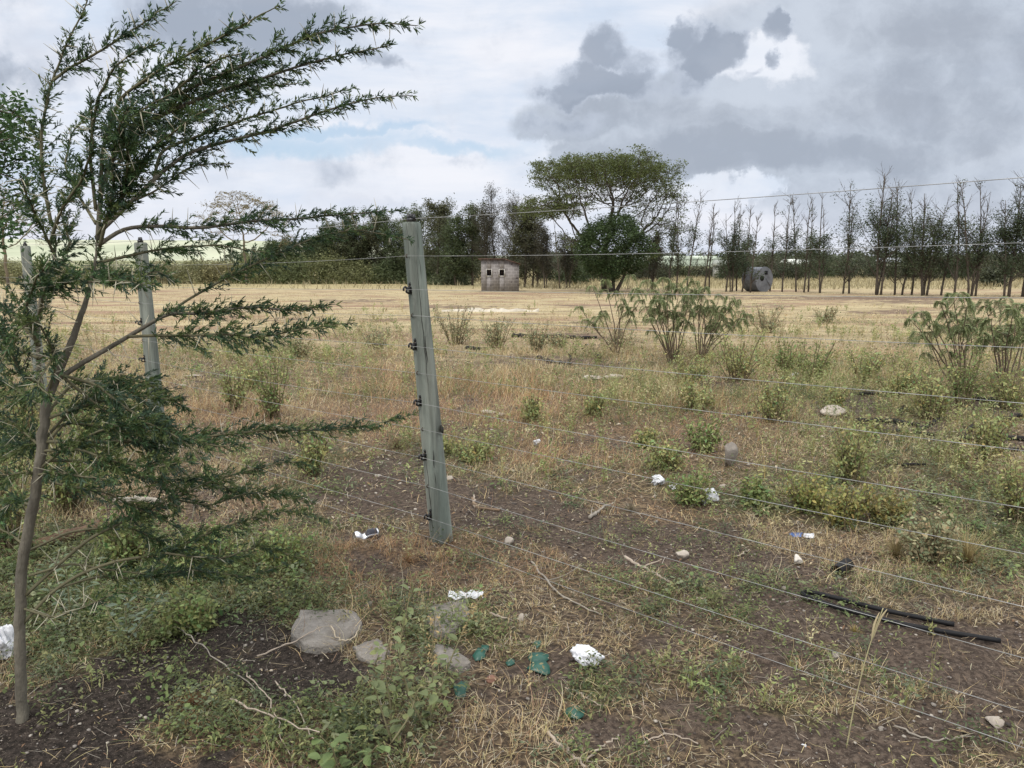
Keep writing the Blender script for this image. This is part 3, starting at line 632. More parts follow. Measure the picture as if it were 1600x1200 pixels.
for wi, wz in enumerate(WZ):
    pts = []
    ks = [-1, 0, 1, 2, 3]
    jit = {-1: (0, .005, .01, .005, 0, -.008, -.012, -.02, -.028, -.03, -.03, -.03)[wi]}
    for a, b in zip(ks[:-1], ks[1:]):
        def hook(k):
            p = post_axis(k, min(wz, POST_H)); p[2] += max(0, wz - POST_H) + jit.get(k, 0); rr_ = .062 - .014 * min(wz, POST_H) / POST_H
            off = 0 if wi == 0 else rr_ + (.034 if wi in INS else .004)
            return p + np.array([fn[0], fn[1], 0]) * off
        A, B = hook(a), hook(b)
        for t in np.linspace(0, 1, 15)[(0 if not pts else 1):]:
            p = A + (B - A) * t; p[2] -= (.014 + .006 * math.sin(wi * 2.3)) * 4 * t * (1 - t)
            if wi == len(WZ) - 1: p[2] = max(p[2], hz(p[0], p[1]) + .015)
            pts.append(p)
    m2 = MB(); m2.tube(pts, .00105 if wi else .0014, 6)
    tag(m2.build('fence_wire', M_WIRE, smooth=True), '%s wire of the fence%s' % (WN[wi], ', crossing the sky above the tree row' if wi == 0 else (', nearly on the ground by the leaning post' if wi == 11 else ', counting down from the wire over the post top')), 'wire', 'strands of the wire fence')
# ------------------------------------------------------------------ brick hut
def wall_block_mat():
    m = bpy.data.materials.new('block_wall'); m.use_nodes = True; t = m.node_tree; lk = t.links.new; b = t.nodes['Principled BSDF']
    tcn = t.nodes.new('ShaderNodeTexCoord'); sp = t.nodes.new('ShaderNodeSeparateXYZ'); lk(tcn.outputs['Object'], sp.inputs[0])
    ad = t.nodes.new('ShaderNodeMath'); ad.operation = 'ADD'; lk(sp.outputs[0], ad.inputs[0]); lk(sp.outputs[1], ad.inputs[1])
    cb = t.nodes.new('ShaderNodeCombineXYZ'); lk(ad.outputs[0], cb.inputs[0]); lk(sp.outputs[2], cb.inputs[1])
    br = t.nodes.new('ShaderNodeTexBrick'); lk(cb.outputs[0], br.inputs['Vector'])
    br.inputs['Color1'].default_value = (.255, .235, .225, 1); br.inputs['Color2'].default_value = (.19, .172, .165, 1); br.inputs['Mortar'].default_value = (.33, .31, .295, 1)
    br.inputs['Scale'].default_value = 1; br.inputs['Mortar Size'].default_value = .02; br.inputs['Brick Width'].default_value = .40; br.inputs['Row Height'].default_value = .22
    nz = t.nodes.new('ShaderNodeTexNoise'); nz.inputs['Scale'].default_value = 3.2; nz.inputs['Detail'].default_value = 5; lk(cb.outputs[0], nz.inputs[0])
    mr = t.nodes.new('ShaderNodeMapRange'); mr.inputs[1].default_value = .62; mr.inputs[2].default_value = .68; lk(nz.outputs[0], mr.inputs[0])
    mx = t.nodes.new('ShaderNodeMix'); mx.data_type = 'RGBA'; lk(mr.outputs[0], mx.inputs[0]); lk(br.outputs[0], mx.inputs[6]); mx.inputs[7].default_value = (.09, .075, .07, 1)
    lk(mx.outputs[2], b.inputs['Base Color']); b.inputs['Roughness'].default_value = .95
    return m
def build_hut():
    g = G(783, 455); y0 = 57.0; x0 = at(752, 455, y0)[0]; x1 = at(811, 455, y0)[0]; W = x1 - x0; D = 2.6; z = min(hz(x0, y0), hz(x1, y0)) - .05
    root = empty('block_hut', (x0, y0, z), label='small grey block hut with two dark window openings in front of the trees', cat='hut')
    hl, hr = 2.38, 2.02
    def top(u): return hl if u < W * .62 else hl + (hr - hl) * (u - W * .62) / (W * .38)
    wm = wall_block_mat()
    wins = [(.42, .74), (1.36, 1.68)]; wz0, wz1 = 1.20, 1.62
    mb = MB(); T = .15
    xs = [0, wins[0][0], wins[0][1], wins[1][0], wins[1][1], W * .62, W]
    for a, b in zip(xs[:-1], xs[1:]):
        segs = [(0, wz0), (wz1, None)] if (a, b) in wins else [(0, None)]
        for s0, s1 in segs:
            za, zb = (s1, s1) if s1 else (top(a), top(b))
            v = [(a, 0, s0), (b, 0, s0), (b, 0, zb), (a, 0, za), (a, T, s0), (b, T, s0), (b, T, zb), (a, T, za)]
            mb.raw(v, [(0, 1, 2, 3), (5, 4, 7, 6), (3, 2, 6, 7), (0, 4, 5, 1), (0, 3, 7, 4), (1, 5, 6, 2)])
    mb.build('wall', wm, root)
    for a0, h in ((0, hl), (W - T, hr)):
        m2 = MB(); m2.box((a0 + T / 2, T + (D - T) / 2 + .003, h / 2 - .01), (T, D - T, h - .02)); m2.build('wall', wm, root)
    m2 = MB(); m2.box((W / 2, D + T / 2 + .006, 1.0), (W, T, 2.0)); m2.build('wall', wm, root)
    fm = mat('window_surround', (.40, .38, .35), rough=.9)
    for a, b in wins:
        w_ = MB()
        for c, d in (((a - .04, -.012, (wz0 + wz1) / 2), (.08, .05, wz1 - wz0 + .16)), ((b + .04, -.012, (wz0 + wz1) / 2), (.08, .05, wz1 - wz0 + .16)), (((a + b) / 2, -.012, wz1 + .04), (b - a, .05, .08)), (((a + b) / 2, -.012, wz0 - .04), (b - a, .05, .08))): w_.box(c, d)
        f = w_.build('window', fm, root)
        b2 = MB(); b2.box(((a + b) / 2, .06, (wz0 + wz1) / 2), (.03, .03, wz1 - wz0)); b2.build('window_bar', mat('iron', (.06, .04, .035), rough=.8), f)
    rb = MB(); us = [-.22, 0, W * .3, W * .62, W * .8, W + .1]
    V = []
    for yv, th in ((-.25, 0), (D + .3, -.12)):
        for u in us:
            zt = top(min(max(u, 0), W)) + .02 + th + (.02 if u < 0 else 0); V += [(u, yv, zt), (u, yv, zt + .045)]
    k = len(us) * 2; F = []
    for i in range(len(us) - 1):
        a = 2 * i; F += [(a, a + 2, a + 3, a + 1), (a + 1, a + 3, a + 3 + k, a + 1 + k), (a, a + k, a + 2 + k, a + 2), (a + k, a + 1 + k, a + 3 + k, a + 2 + k)]
    rb.raw(V, F + [(0, 1, 1 + k, k), (k - 2, 2 * k - 2, 2 * k - 1, k - 1)]); rb.build('roof', mat('rusty_sheet', (.10, .06, .045), second=(.16, .10, .08), scale=6, var=.4, rough=.7, metal=.2), root)
build_hut()

# ------------------------------------------------------------------ steel tank lying on its side
def build_tank():
    y0 = 58.0; p = at(1188, 456, y0); z = hz(p[0], y0) - .04; r = .93
    root = empty('steel_tank', (p[0], y0, z), label='grey riveted steel tank lying on its side among the thin trees', cat='tank')
    ax = norm(np.array([.52, -.85, 0])); sd = np.array([-ax[1], ax[0], 0]); up = np.array([0, 0, 1.]); Ln = 1.35
    c0 = np.array([0, 0, r]) - ax * Ln / 2 + np.array([-.12, .5, 0]); c1 = c0 + ax * Ln
    m1 = mat('tank_steel', (.20, .21, .24), second=(.15, .16, .185), scale=5, var=.2, rough=.55, metal=.35, bump=.2, bscale=12)
    m2_ = mat('tank_end_steel', (.22, .23, .25), second=(.16, .17, .19), scale=3, var=.22, rough=.6, metal=.3)
    dk = mat('tank_opening', (.01, .01, .012), rough=1)
    mb = MB(); n = 48; th = np.linspace(0, 2 * math.pi, n, endpoint=False); V = []
    for q in np.linspace(0, 1, 7):
        rr_ = r * (1 + .004 * np.sin(th * 3)); V.append(c0 + ax * Ln * q + rr_[:, None] * (np.cos(th)[:, None] * sd + np.sin(th)[:, None] * up))
    i = np.arange(6)[:, None] * n; j = np.arange(n)[None]; j2 = (j + 1) % n
    mb.raw(np.concatenate(V), np.stack([i + j, i + n + j, i + n + j2, i + j2], -1).reshape(-1, 4)); mb.build('shell', m1, root, smooth=True)
    for c, s, q in ((c0, -1, .0), (c1, 1, .0)):
        e = MB(); V = [c + ax * s * .06]; F = []
        for k, rr_ in enumerate((.35, .7, .96, 1.0)):
            V += list(c + ax * s * .06 * (1 - rr_ ** 2) + (r * rr_ * 1.002) * (np.cos(th)[:, None] * sd + np.sin(th)[:, None] * up))
        for t in range(n):
            F.append((0, 1 + t, 1 + (t + 1) % n))
            for k in range(3): F.append((1 + k * n + t, 1 + (k + 1) * n + t, 1 + (k + 1) * n + (t + 1) % n, 1 + k * n + (t + 1) % n))
        e.raw(V, F); end = e.build('end_plate', m2_, root, smooth=True)
        if s == 1:
            for ang, dist, w, h in ((.95, .16, .34, .24), ):
                b = MB(); cc = c + ax * .075 - sd * .33 * (1 if True else 1) + up * .12
                b.tube([cc - ax * .03, cc + ax * .012], .2, 14); b.build('manhole', dk, end)
            for dx in (-.02, .16):
                b = MB(); cc = c + ax * .07 + sd * dx + up * .52; b.tube([cc - up * .14, cc + up * .14], [.055, .055], 8); b.build('slot', dk, end)
            b = MB(); b.tube([c + ax * .08 + sd * .05 + up * .15, c + ax * .05 + sd * .6 - up * .45], .025, 6); b.build('seam', m1, end)
    for q in (0.02, .98):
        b = MB(); ths = np.linspace(0, 2 * math.pi, n + 1); b.tube([c0 + ax * Ln * q + (r + .008) * (math.cos(a) * sd + math.sin(a) * up) for a in ths], .022, 6, cap=False); b.build('rim', m1, root)
build_tank()

# ------------------------------------------------------------------ far buildings
def build_greenhouse(px0, px1, y, h, label):
    a, b = at(px0, 410, y), at(px1, 410, y); W = b[0] - a[0]; z = float(np.interp(y, GY, GZ)) - .3
    root = empty('greenhouse', (a[0], y, z), label=label, cat='greenhouse', group='pale greenhouses on the plain')
    gm = mat('greenhouse_cover', (.52, .58, .47), second=(.46, .52, .42), scale=.3, var=.08, rough=.6)
    nb = max(2, int(W / 9)); m = MB(); D = 40
    for i in range(nb):
        u0, u1 = i * W / nb, (i + 1) * W / nb; th = np.linspace(0, math.pi, 9)
        pr = [(u0, 0)] + [((u0 + u1) / 2 - math.cos(t) * (u1 - u0) / 2, h * .72 + math.sin(t) * h * .3) for t in th] + [(u1, 0)]
        V = [(p, yv, q) for yv in (0, D) for p, q in pr]; k = len(pr)
        m.raw(V, [(t, t + 1, t + 1 + k, t + k) for t in range(k - 1)] + [tuple(range(k))[::-1], tuple(range(k, 2 * k))])
    m.build('cover', gm, root); fr = mat('greenhouse_frame', (.25, .27, .24), rough=.6)
    f = MB()
    for i in range(nb + 1): f.box((i * W / nb, -.15, h * .36), (.18, .2, h * .72))
    f.box((W / 2, -.28, h * .74), (W, .16, .15)); f.build('frame', fr, root)
build_greenhouse(1012, 1128, 330, 4.6, 'long pale green greenhouse on the plain behind the tree row, right of the acacia')
def build_far_house(px, y, w, h, label, roofc, rz=.2):
    p = at(px, 410, y); z = float(np.interp(y, GY, GZ)) - .2
    root = empty('farm_building', (p[0], y, z), rz, label, 'building')
    m = MB(); m.box((0, 0, h / 2), (w, w * .7, h)); m.build('wall', mat('plaster', (.34, .34, .31), rough=.9), root)
    r_ = MB(); a = w / 2 + .3; b = w * .35 + .3
    r_.raw([(-a, -b, h), (a, -b, h), (a, b, h), (-a, b, h), (-a, 0, h * 1.4), (a, 0, h * 1.4)], [(0, 1, 5, 4), (2, 3, 4, 5), (0, 4, 3), (1, 2, 5), (0, 3, 2, 1)]); r_.build('roof', mat('sheet_roof', roofc, rough=.6), root)
    d = MB(); d.box((0, -w * .35 - .02, 1), (.9, .1, 2)); d.build('door', M_RUSTW, root)
build_far_house(1131, 118, 2.6, 2.2, 'small grey-green farm shed between thin trunks, left of the steel tank', (.32, .34, .30))
build_far_house(1242, 150, 4.6, 2.4, 'low farm building with a pale roof just right of the steel tank', (.62, .64, .58))
build_far_house(1389, 190, 5.0, 2.6, 'low grey-roofed farm building among scrub behind the tallest thin tree', (.45, .47, .50))

# ------------------------------------------------------------------ background trees
def leafcloud(mb, c, n, sig, size, col, r_, flat=1.0, up=.0):
    """n small leaves scattered round each centre c (M,3)"""
    m = len(c) * n
    if m == 0: return
    p = np.repeat(c, n, 0) + r_.normal(0, 1, (m, 3)) * np.array([sig, sig, sig * flat])
    d = norm(r_.normal(size=(m, 3)) * np.array([1, 1, .6]) + np.array([0, 0, up]))
    sd = norm(np.cross(d, r_.normal(size=(m, 3))))
    L_ = size * (.5 + .9 * r_.random(m))
    pts = p[:, None] + d[:, None] * L_[:, None, None] * np.array([0, .5, 1.])[None, :, None]
    cc = np.repeat(col if np.ndim(col) == 2 else np.tile(col, (len(c), 1)), n, 0) * (.65 + .7 * r_.random((m, 1)))
    mb.strips(pts, sd, np.array([.3, 1, .15])[None] * (L_ * .42)[:, None], cc)
BARK_D = (.085, .07, .055)
def curve(p, d, ln, r_, k=6, wob=.12, rise=.0):
    pts = [p]; d = norm(d)
    for i in range(k - 1):
        d = norm(d + r_.normal(0, wob, 3) + np.array([0, 0, rise])); pts.append(pts[-1] + d * ln / (k - 1))
    return np.array(pts)
def row_tree(seed, h, leafy, lo=.25, hi=.62, stems=1, wide=1.0, nb=30, rt=.075, leafcol=(.062, .072, .036), bushy=0, topbare=True, lsz=.11):
    """upright thin plantation tree: returns trunk and crown builders in local coordinates"""
    r_ = np.random.default_rng(seed); T, Bn, Lf = MB(), MB(), MB(); cents, cw = [], []
    for s in range(stems):
        off = np.array([r_.normal(0, .10), r_.normal(0, .10), 0]) * (stems > 1)
        tr = curve(off, np.array([r_.normal(0, .05) + (s - (stems - 1) / 2) * .09, r_.normal(0, .05), 1]), h * (1 - .13 * s), r_, 12, .035, .03)
        tr[0, 2] = -.25; tt = np.linspace(0, 1, 12); T.tube(tr, rt * (1 - .9 * tt) * (1 if s == 0 else .75) + .006, 7, BARK_D)
        for b in range(nb if s == 0 else nb * 2 // 3):
            t = .10 + .87 * r_.random() ** .95; i = t * 11; p = tr[int(i)] + (tr[min(11, int(i) + 1)] - tr[int(i)]) * (i % 1)
            az = r_.random() * 6.28; el = R(38) + R(32) * r_.random(); ln = h * (.09 + .15 * r_.random() * (1.15 - t)) * wide * (1.25 if t < hi else .9)
            d = np.array([math.cos(az) * math.cos(el), math.sin(az) * math.cos(el), math.sin(el)])
            br = curve(p, d, ln, r_, 6, .13, .06); Bn.tube(br, np.linspace(.016 + .014 * (1 - t), .005, 6), 4, BARK_D, cap=False)
            lv = 0 if (t < lo) else (1 if t < hi else max(0, 1 - (t - hi) / .14))
            if bushy: lv = max(lv, bushy * (1 if t > lo * .5 else 0))
            for q in range(4):
                i0 = r_.integers(1, 5); az2 = r_.random() * 6.28; d2 = norm(d * .9 + np.array([math.cos(az2), math.sin(az2), .5]) * .6)
                tw = curve(br[i0], d2, ln * (.25 + .35 * r_.random()), r_, 4, .15, .06); Bn.tube(tw, np.linspace(.008, .0035, 4), 3, BARK_D, cap=False)
                if r_.random() < lv * leafy or r_.random() < .06 * leafy: cents.append(tw[-1]); cents.append(tw[2])
            if r_.random() < lv * leafy: cents += [br[3], br[5], br[4]]
    if cents:
        c = np.array(cents); leafcloud(Lf, c, 15, .14 * math.sqrt(wide), lsz, np.array(leafcol) * (.8 + .5 * r_.random((len(c), 1))), r_)
    return T, Bn, Lf
def plant_tree(name, parts, x, y, label, cat, group=None, names=('trunk', 'branches', 'crown'), rz=0, z=None):
    z = hz(x, y) if z is None else z
    root = empty(name, (x, y, z), rz, label, cat, group)
    T, Bn, Lf = parts
    if Bn is not None and Bn.v:
        for v_, f_, c_ in zip(Bn.v, Bn.f, Bn.c): T.v.append(v_); T.c.append(c_); T.f.append(f_ + T.n if isinstance(f_, np.ndarray) else [tuple(i + T.n for i in q) for q in f_])
        T.n += Bn.n
    T.build('trunk', M_BARK, root, smooth=True)
    if Lf is not None and Lf.v: Lf.build('crown', M_LEAF, root)
    return root
# px of the foot, foot row, px row of the tip, leafiness, stems, width
ROW = [(1045, 455, 285, .55, 1, 1), (1057, 456, 296, .6, 1, .9), (1073, 456, 292, .5, 1, 1), (1100, 456, 306, .12, 1, .9), (1108, 455, 312, .1, 1, .8), (1134, 456, 318, .7, 1, 1.1), (1142, 456, 303, .7, 2, 1), (1151, 455, 312, .6, 1, .9),
       (1159, 456, 308, .6, 1, .9), (1172, 457, 330, .45, 1, 1), (1203, 455, 308, .45, 1, 1), (1222, 456, 300, .5, 1, 1), (1244, 456, 292, .6, 1, 1), (1256, 457, 296, .55, 1, 1), (1263, 456, 306, .4, 1, .9), (1277, 458, 288, .5, 2, .9),
       (1317, 459, 312, .6, 1, .9), (1327, 459, 274, .6, 1, 1.15), (1371, 461, 257, .95, 3, 1.5), (1398, 461, 278, .6, 1, 1), (1409, 461, 330, .3, 1, .7), (1424, 461, 285, .5, 1, 1.1), (1446, 462, 289, .9, 3, 1.3), (1470, 462, 316, .35, 1, .8), (1491, 463, 270, .35, 1, 1),
       (1516, 463, 264, .5, 3, 1.1), (1524, 463, 273, .4, 1, 1.0), (1569, 465, 300, .9, 1, 1.0), (1576, 466, 272, .9, 1, 1.35), (1597, 467, 266, 1.0, 2, 1.6), (1640, 468, 270, .7, 1, 1.2), (1668, 469, 262, .6, 2, 1.1)]
LOOK = lambda lf, st: ('tall' if st == 1 else ('two-stemmed' if st == 2 else 'several-stemmed')) + (' bare twiggy' if lf < .3 else (' sparsely leaved' if lf < .58 else ' dark leafy'))
def foot(px, py):
    p = G(px, py); return p[0], p[1]
for i, (px, by, ty, lf, st, wd) in enumerate(ROW):
    x, y = foot(px, by); y = min(max(y, 44), 60); x = at(px, by, y)[0]
    h = (at(px, ty, y)[2] - hz(x, y)) * .93
    m_in = i < 9
    plant_tree('row_tree', row_tree(100 + i, h, lf * 1.0, .04 if lf > .5 else .12, .52 if lf > .5 else .48, st, wd * (.9 + .45 * ((i * 7) % 5) / 5), 26 if lf < .8 else 36, .062 + .025 * (wd > 1.2), leafcol=[(.055, .074, .038), (.064, .082, .040), (.050, .068, .040)][i % 3]), x, y,
               '%s tree, %s in the row rightwards from the umbrella acacia' % (LOOK(lf, st), ORD[i + 1]), 'tree', 'thin trees in the row across the field')

# darker clump left and behind the hut
LEFTT = [(528, 440, 352, 'd', 1.7), (560, 441, 340, 'd', 1.8), (592, 442, 334, 'd', 1.8), (622, 443, 330, 'd', 1.7), (655, 444, 318, 'd', 1.6), (683, 445, 308, 'd', 1.6), (712, 446, 322, 'd', 1.5), (738, 446, 316, 'd', 1.5), (762, 447, 330, 'h', 1.5),
         (784, 447, 305, 'h', 1.3), (800, 448, 312, 'h', 1.2), (820, 449, 318, 'd', 1.3), (832, 449, 330, 'h', 1.2), (842, 449, 345, 'h', 1.1), (852, 450, 350, 'h', 1.0), (874, 451, 344, 'b', 1.0), (890, 450, 372, 'h', 1.1), (576, 437, 350, 'd', 1.7), (640, 439, 338, 'd', 1.7), (700, 440, 336, 'd', 1.7), (750, 441, 340, 'h', 1.7),
         (895, 446, 395, 'd', 1.1), (505, 439, 372, 'd', 1.6), (1018, 452, 360, 'h', 1.0), (482, 439, 368, 'd', 2.0), (455, 438, 372, 'd', 2.0), (545, 440, 346, 'd', 1.9), (425, 438, 380, 'd', 2.0)]
def dense_tree(seed, h, wide, leafcol, n=1.0, lsz=.17, low=.10):
    r_ = np.random.default_rng(seed); T, Bn, Lf = MB(), MB(), MB()
    tr = curve(np.zeros(3), np.array([r_.normal(0, .05), 0, 1]), h * .9, r_, 10, .05, .03); tr[0, 2] = -.3
    T.tube(tr, np.linspace(.13, .02, 10), 7, BARK_D); cents = []
    for b in range(54):
        t = low + (.98 - low) * r_.random(); i = t * 9; p = tr[int(i)] + (tr[min(9, int(i) + 1)] - tr[int(i)]) * (i % 1)
        az = r_.random() * 6.28; el = R(15) + R(45) * r_.random(); ln = h * .24 * wide * (.5 + .7 * r_.random()) * (1.2 - t * .75) * (1 if t > .25 else .7)
        d = np.array([math.cos(az) * math.cos(el), math.sin(az) * math.cos(el), math.sin(el)])
        br = curve(p, d, ln, r_, 6, .15, .05); Bn.tube(br, np.linspace(.03, .006, 6), 4, BARK_D, cap=False)
        cents += list(br[2:])
        for q in range(4):
            tw = curve(br[r_.integers(1, 6)], norm(d + r_.normal(0, .7, 3)), ln * .45, r_, 4, .15, .05); Bn.tube(tw, np.linspace(.01, .004, 4), 3, BARK_D, cap=False); cents += [tw[-1], tw[2]]
    c = np.array(cents); c = c[r_.random(len(c)) < n]
    leafcloud(Lf, c, 20, .20, lsz, np.array(leafcol) * (.7 + .6 * r_.random((len(c), 1))), r_)
    return T, Bn, Lf
CN = 0
for i, (px, by, ty, kind, wd) in enumerate(LEFTT):
    x, y = foot(px, by); y = min(max(y, 58), 92); x = at(px, by, y)[0]; h = at(px, ty, y)[2] - hz(x, y)
    r_ = np.random.default_rng(300 + i); lc = [(.075, .10, .045), (.090, .11, .055), (.090, .095, .050)][i % 3]
    if kind == 'd': parts = dense_tree(300 + i, h, wd * .85, lc, .95)
    elif kind == 'h': parts = row_tree(300 + i, h, .8, .15, .78, 2, wd * 1.15, 40, .08, leafcol=(.062, .06, .04), bushy=.5)
    else: parts = row_tree(300 + i, h, .15, .3, .5, 1, .8, 24, .06)
    where = 'left of the hut' if px < 745 else ('behind the hut' if px < 815 else 'between hut and acacia')
    k_ = {'d': 'dense dark green tree', 'h': 'half-bare brownish tree', 'b': 'slim bare tree'}[kind]
    odr = sorted(LEFTT, key=lambda q: q[0]).index(LEFTT[i])
    plant_tree('woodland_tree', parts, x, y, '%s %s, %s from the clump\'s left end' % (k_, where, ORD[odr + 1]), 'tree', 'dark trees in the clump round the hut')

# big umbrella acacia: limbs grown towards flat pads of foliage
def colonize(attr, root, trunk, step, infl, kill, iters, r_):
    nodes = [root] + list(trunk); par = [-1] + list(range(len(trunk))); A = attr.copy()
    dirs = None
    for it in range(iters):
        if len(A) == 0: break
        Nn = np.array(nodes); d2 = ((A[:, None, :] - Nn[None]) ** 2).sum(-1); j = d2.argmin(1); dm = np.sqrt(d2[np.arange(len(A)), j])
        ok = dm < infl
        if not ok.any(): break
        acc = {}
        for a_, jj in zip(A[ok], j[ok]): acc.setdefault(int(jj), []).append(norm(a_ - Nn[jj]))
        new = 0
        for jj, vs in acc.items():
            d = norm(np.mean(vs, 0) + r_.normal(0, .12, 3)); p = Nn[jj] + d * step
            if min(((np.array([nodes[k] for k in range(max(0, len(nodes) - 400), len(nodes))]) - p) ** 2).sum(-1)) < (step * .3) ** 2: continue
            nodes.append(p); par.append(jj); new += 1
        Nn = np.array(nodes); dm = np.sqrt(((A[:, None, :] - Nn[None]) ** 2).sum(-1)).min(1); A = A[dm > kill]
        if new == 0: break
    return np.array(nodes), np.array(par)
def radii(nodes, par, tip, exp=2.3):
    n = len(nodes); r = np.zeros(n); ch = [[] for _ in range(n)]
    for i, p in enumerate(par):
        if p >= 0: ch[p].append(i)
    for i in range(n - 1, -1, -1): r[i] = tip if not ch[i] else sum(r[c] ** exp for c in ch[i]) ** (1 / exp)
    return r, ch
def skeleton(mb, nodes, par, r, ch, n=6, col=BARK_D, rmax=9):
    def chain(s, first):
        idx = [s, first]
        while ch[idx[-1]]:
            c = max(ch[idx[-1]], key=lambda q: r[q]); idx.append(c)
        return idx
    done = set(); stack = [(0, ch[0][0])] if ch[0] else []
    stack = [(0, c) for c in ch[0]]
    while stack:
        s, f = stack.pop(); idx = chain(s, f)
        rr_ = np.minimum(r[idx], rmax); rr_[0] = rr_[1]
        mb.tube(nodes[idx], rr_, n if rr_[0] > .03 else 4, col, cap=False)
        for a_, b_ in zip(idx[1:-1], idx[2:]):
            for c in ch[a_]:
                if c != b_: stack.append((a_, c))
def build_acacia():
    r_ = np.random.default_rng(55); y0 = 60.0; X, Y = at(945, 455, y0)[0], y0; zb = hz(X, Y); S = lambda px, py: (at(px, py, y0)[0] - X, at(px, py, y0)[2] - zb)
    pads = [(880, 255, 45, 12, 1.0), (925, 246, 50, 9, 1.2), (975, 246, 45, 10, 1.1), (1005, 262, 45, 12, 1.0), (940, 262, 60, 12, 1.1), (860, 268, 22, 9, .6), (850, 312, 34, 12, 1.0), (875, 300, 28, 9, .7), (870, 322, 35, 7, .6), (1030, 285, 35, 12, .5), (1045, 305, 28, 16, .25), (1000, 290, 40, 20, .35), (960, 290, 50, 18, .35),
            (905, 285, 40, 16, .3), (1020, 335, 40, 20, .3), (1035, 350, 30, 12, .3), (895, 372, 22, 10, .5), (1010, 385, 25, 12, .4), (990, 238, 22, 6, .7)]
    A, W = [], []
    for px, py, rx, ry, w in pads:
        cx, cz = S(px, py + 15 - (py > 320) * 10); sx = rx * y0 / FPX; sz = ry * y0 / FPX
        for _ in range(int(80 * (rx / 35) * (1 + w * .3))):
            yy_ = r_.uniform(-1, 1) * math.sqrt(max(.1, 1 - (cx / 6.5) ** 2)) * (4.2 if w > .5 else 3.4)
            A.append((cx + r_.uniform(-1, 1) * sx, yy_, cz + r_.uniform(-1, 1) * sz)); W.append(w)
    A = np.array(A)
    # pads behind and in front round the crown out to the same breadth
    m = A.copy(); m[:, 0] *= .8; m[:, 1] += np.sign(m[:, 1]) * .8; A = np.concatenate([A, m[::3]]); W = np.array(W + list(np.array(W)[::3]))
    trunk = [np.array([-.05, 0, .7]), np.array([-.15, 0, 1.4]), np.array([-.1, .05, 2.0]), np.array([0, 0, 2.6])]
    nodes, par = colonize(A, np.array([0, 0, -.3]), trunk, .30, 14, .38, 110, r_)
    r, ch = radii(nodes, par, .014, 2.15); r *= .24 / r[0]; r = np.maximum(r, .010)
    root = empty('umbrella_acacia', (X, Y, zb), label='large flat-topped acacia with spreading limbs, towering over the field', cat='tree')
    T = MB(); T.tube(nodes[[0, 1, 2, 3, 4]], r[[0, 1, 2, 3, 4]] * 1.05, 10, BARK_D); T.build('trunk', M_BARK, root, smooth=True)
    Bm = MB(); skeleton(Bm, nodes, par, r, ch, 6)
    tips = np.array([i for i in range(len(nodes)) if not ch[i] or r[i] < .02])
    tw_c = []
    for i in tips:
        d0 = norm(nodes[i] - nodes[par[i]] + np.array([0, 0, .05]))
        for q in range(2):
            tw = curve(nodes[i], norm(d0 + r_.normal(0, .6, 3) * np.array([1, 1, .45])), .5, r_, 4, .15, .02); Bm.tube(tw, [.010, .007, .005, .004], 3, BARK_D, cap=False); tw_c.append((i, tw[-1])); tw_c.append((i, tw[2]))
    Bm.build('limb', M_TWIG, root)
    P = np.array([t[1] for t in tw_c])
    # leafiness follows the pads: green on top, bare below
    q = ((P[:, None, :] - A[None]) ** 2).sum(-1).argmin(1); w = W[q]
    keep = r_.random(len(P)) < np.clip(w ** 1.2 * .95, .12, 1); P = P[keep]
    Lf = MB(); leafcloud(Lf, P, 12, .22, .14, np.array((.098, .122, .040)) * (.75 + .5 * r_.random((len(P), 1))), r_, flat=.32, up=.0)
    Lf.build('crown', M_LEAF, root)
build_acacia()
def round_tree(px, by, ty, rpx, y0, label):
    r_ = np.random.default_rng(77); X = at(px, by, y0)[0]; zb = hz(X, y0); top = at(px, ty, y0)[2] - zb; rad = rpx * y0 / FPX
    root = empty('round_tree', (X, y0, zb), label=label, cat='tree'); T = MB()
    for a in (-.2, .1, .28): T.tube(curve(np.array([a * .5, 0, -.3]), np.array([a, 0, 1.]), top * .6, r_, 6, .08), np.linspace(.16, .06, 6), 7, BARK_D)
    T.build('trunk', M_BARK, root, smooth=True)
    n = 1500; u = norm(r_.normal(size=(n, 3))); cz = top * .60; f = 1 + .75 * fbm(u[:, 0] * 2.6 + 5, u[:, 1] * 2.2 + u[:, 2] * 3.0, 4, 4)
    c = u * rad * f[:, None] * (.62 + .38 * r_.random((n, 1)) ** .5) * np.array([1, 1, .86]) + np.array([0, 0, cz])
    lowx = u[:, 2] < -.35; c[lowx, 2] -= .3 * r_.random(lowx.sum())
    Lf = MB(); leafcloud(Lf, c, 18, .17, .15, np.array((.052, .082, .030)) * (.6 + .8 * r_.random((n, 1))), r_)
    Lf.build('crown', M_LEAF, root)
round_tree(957, 457, 337, 54, 56.5, 'round dense bright-green tree standing in front of the umbrella acacia trunk')
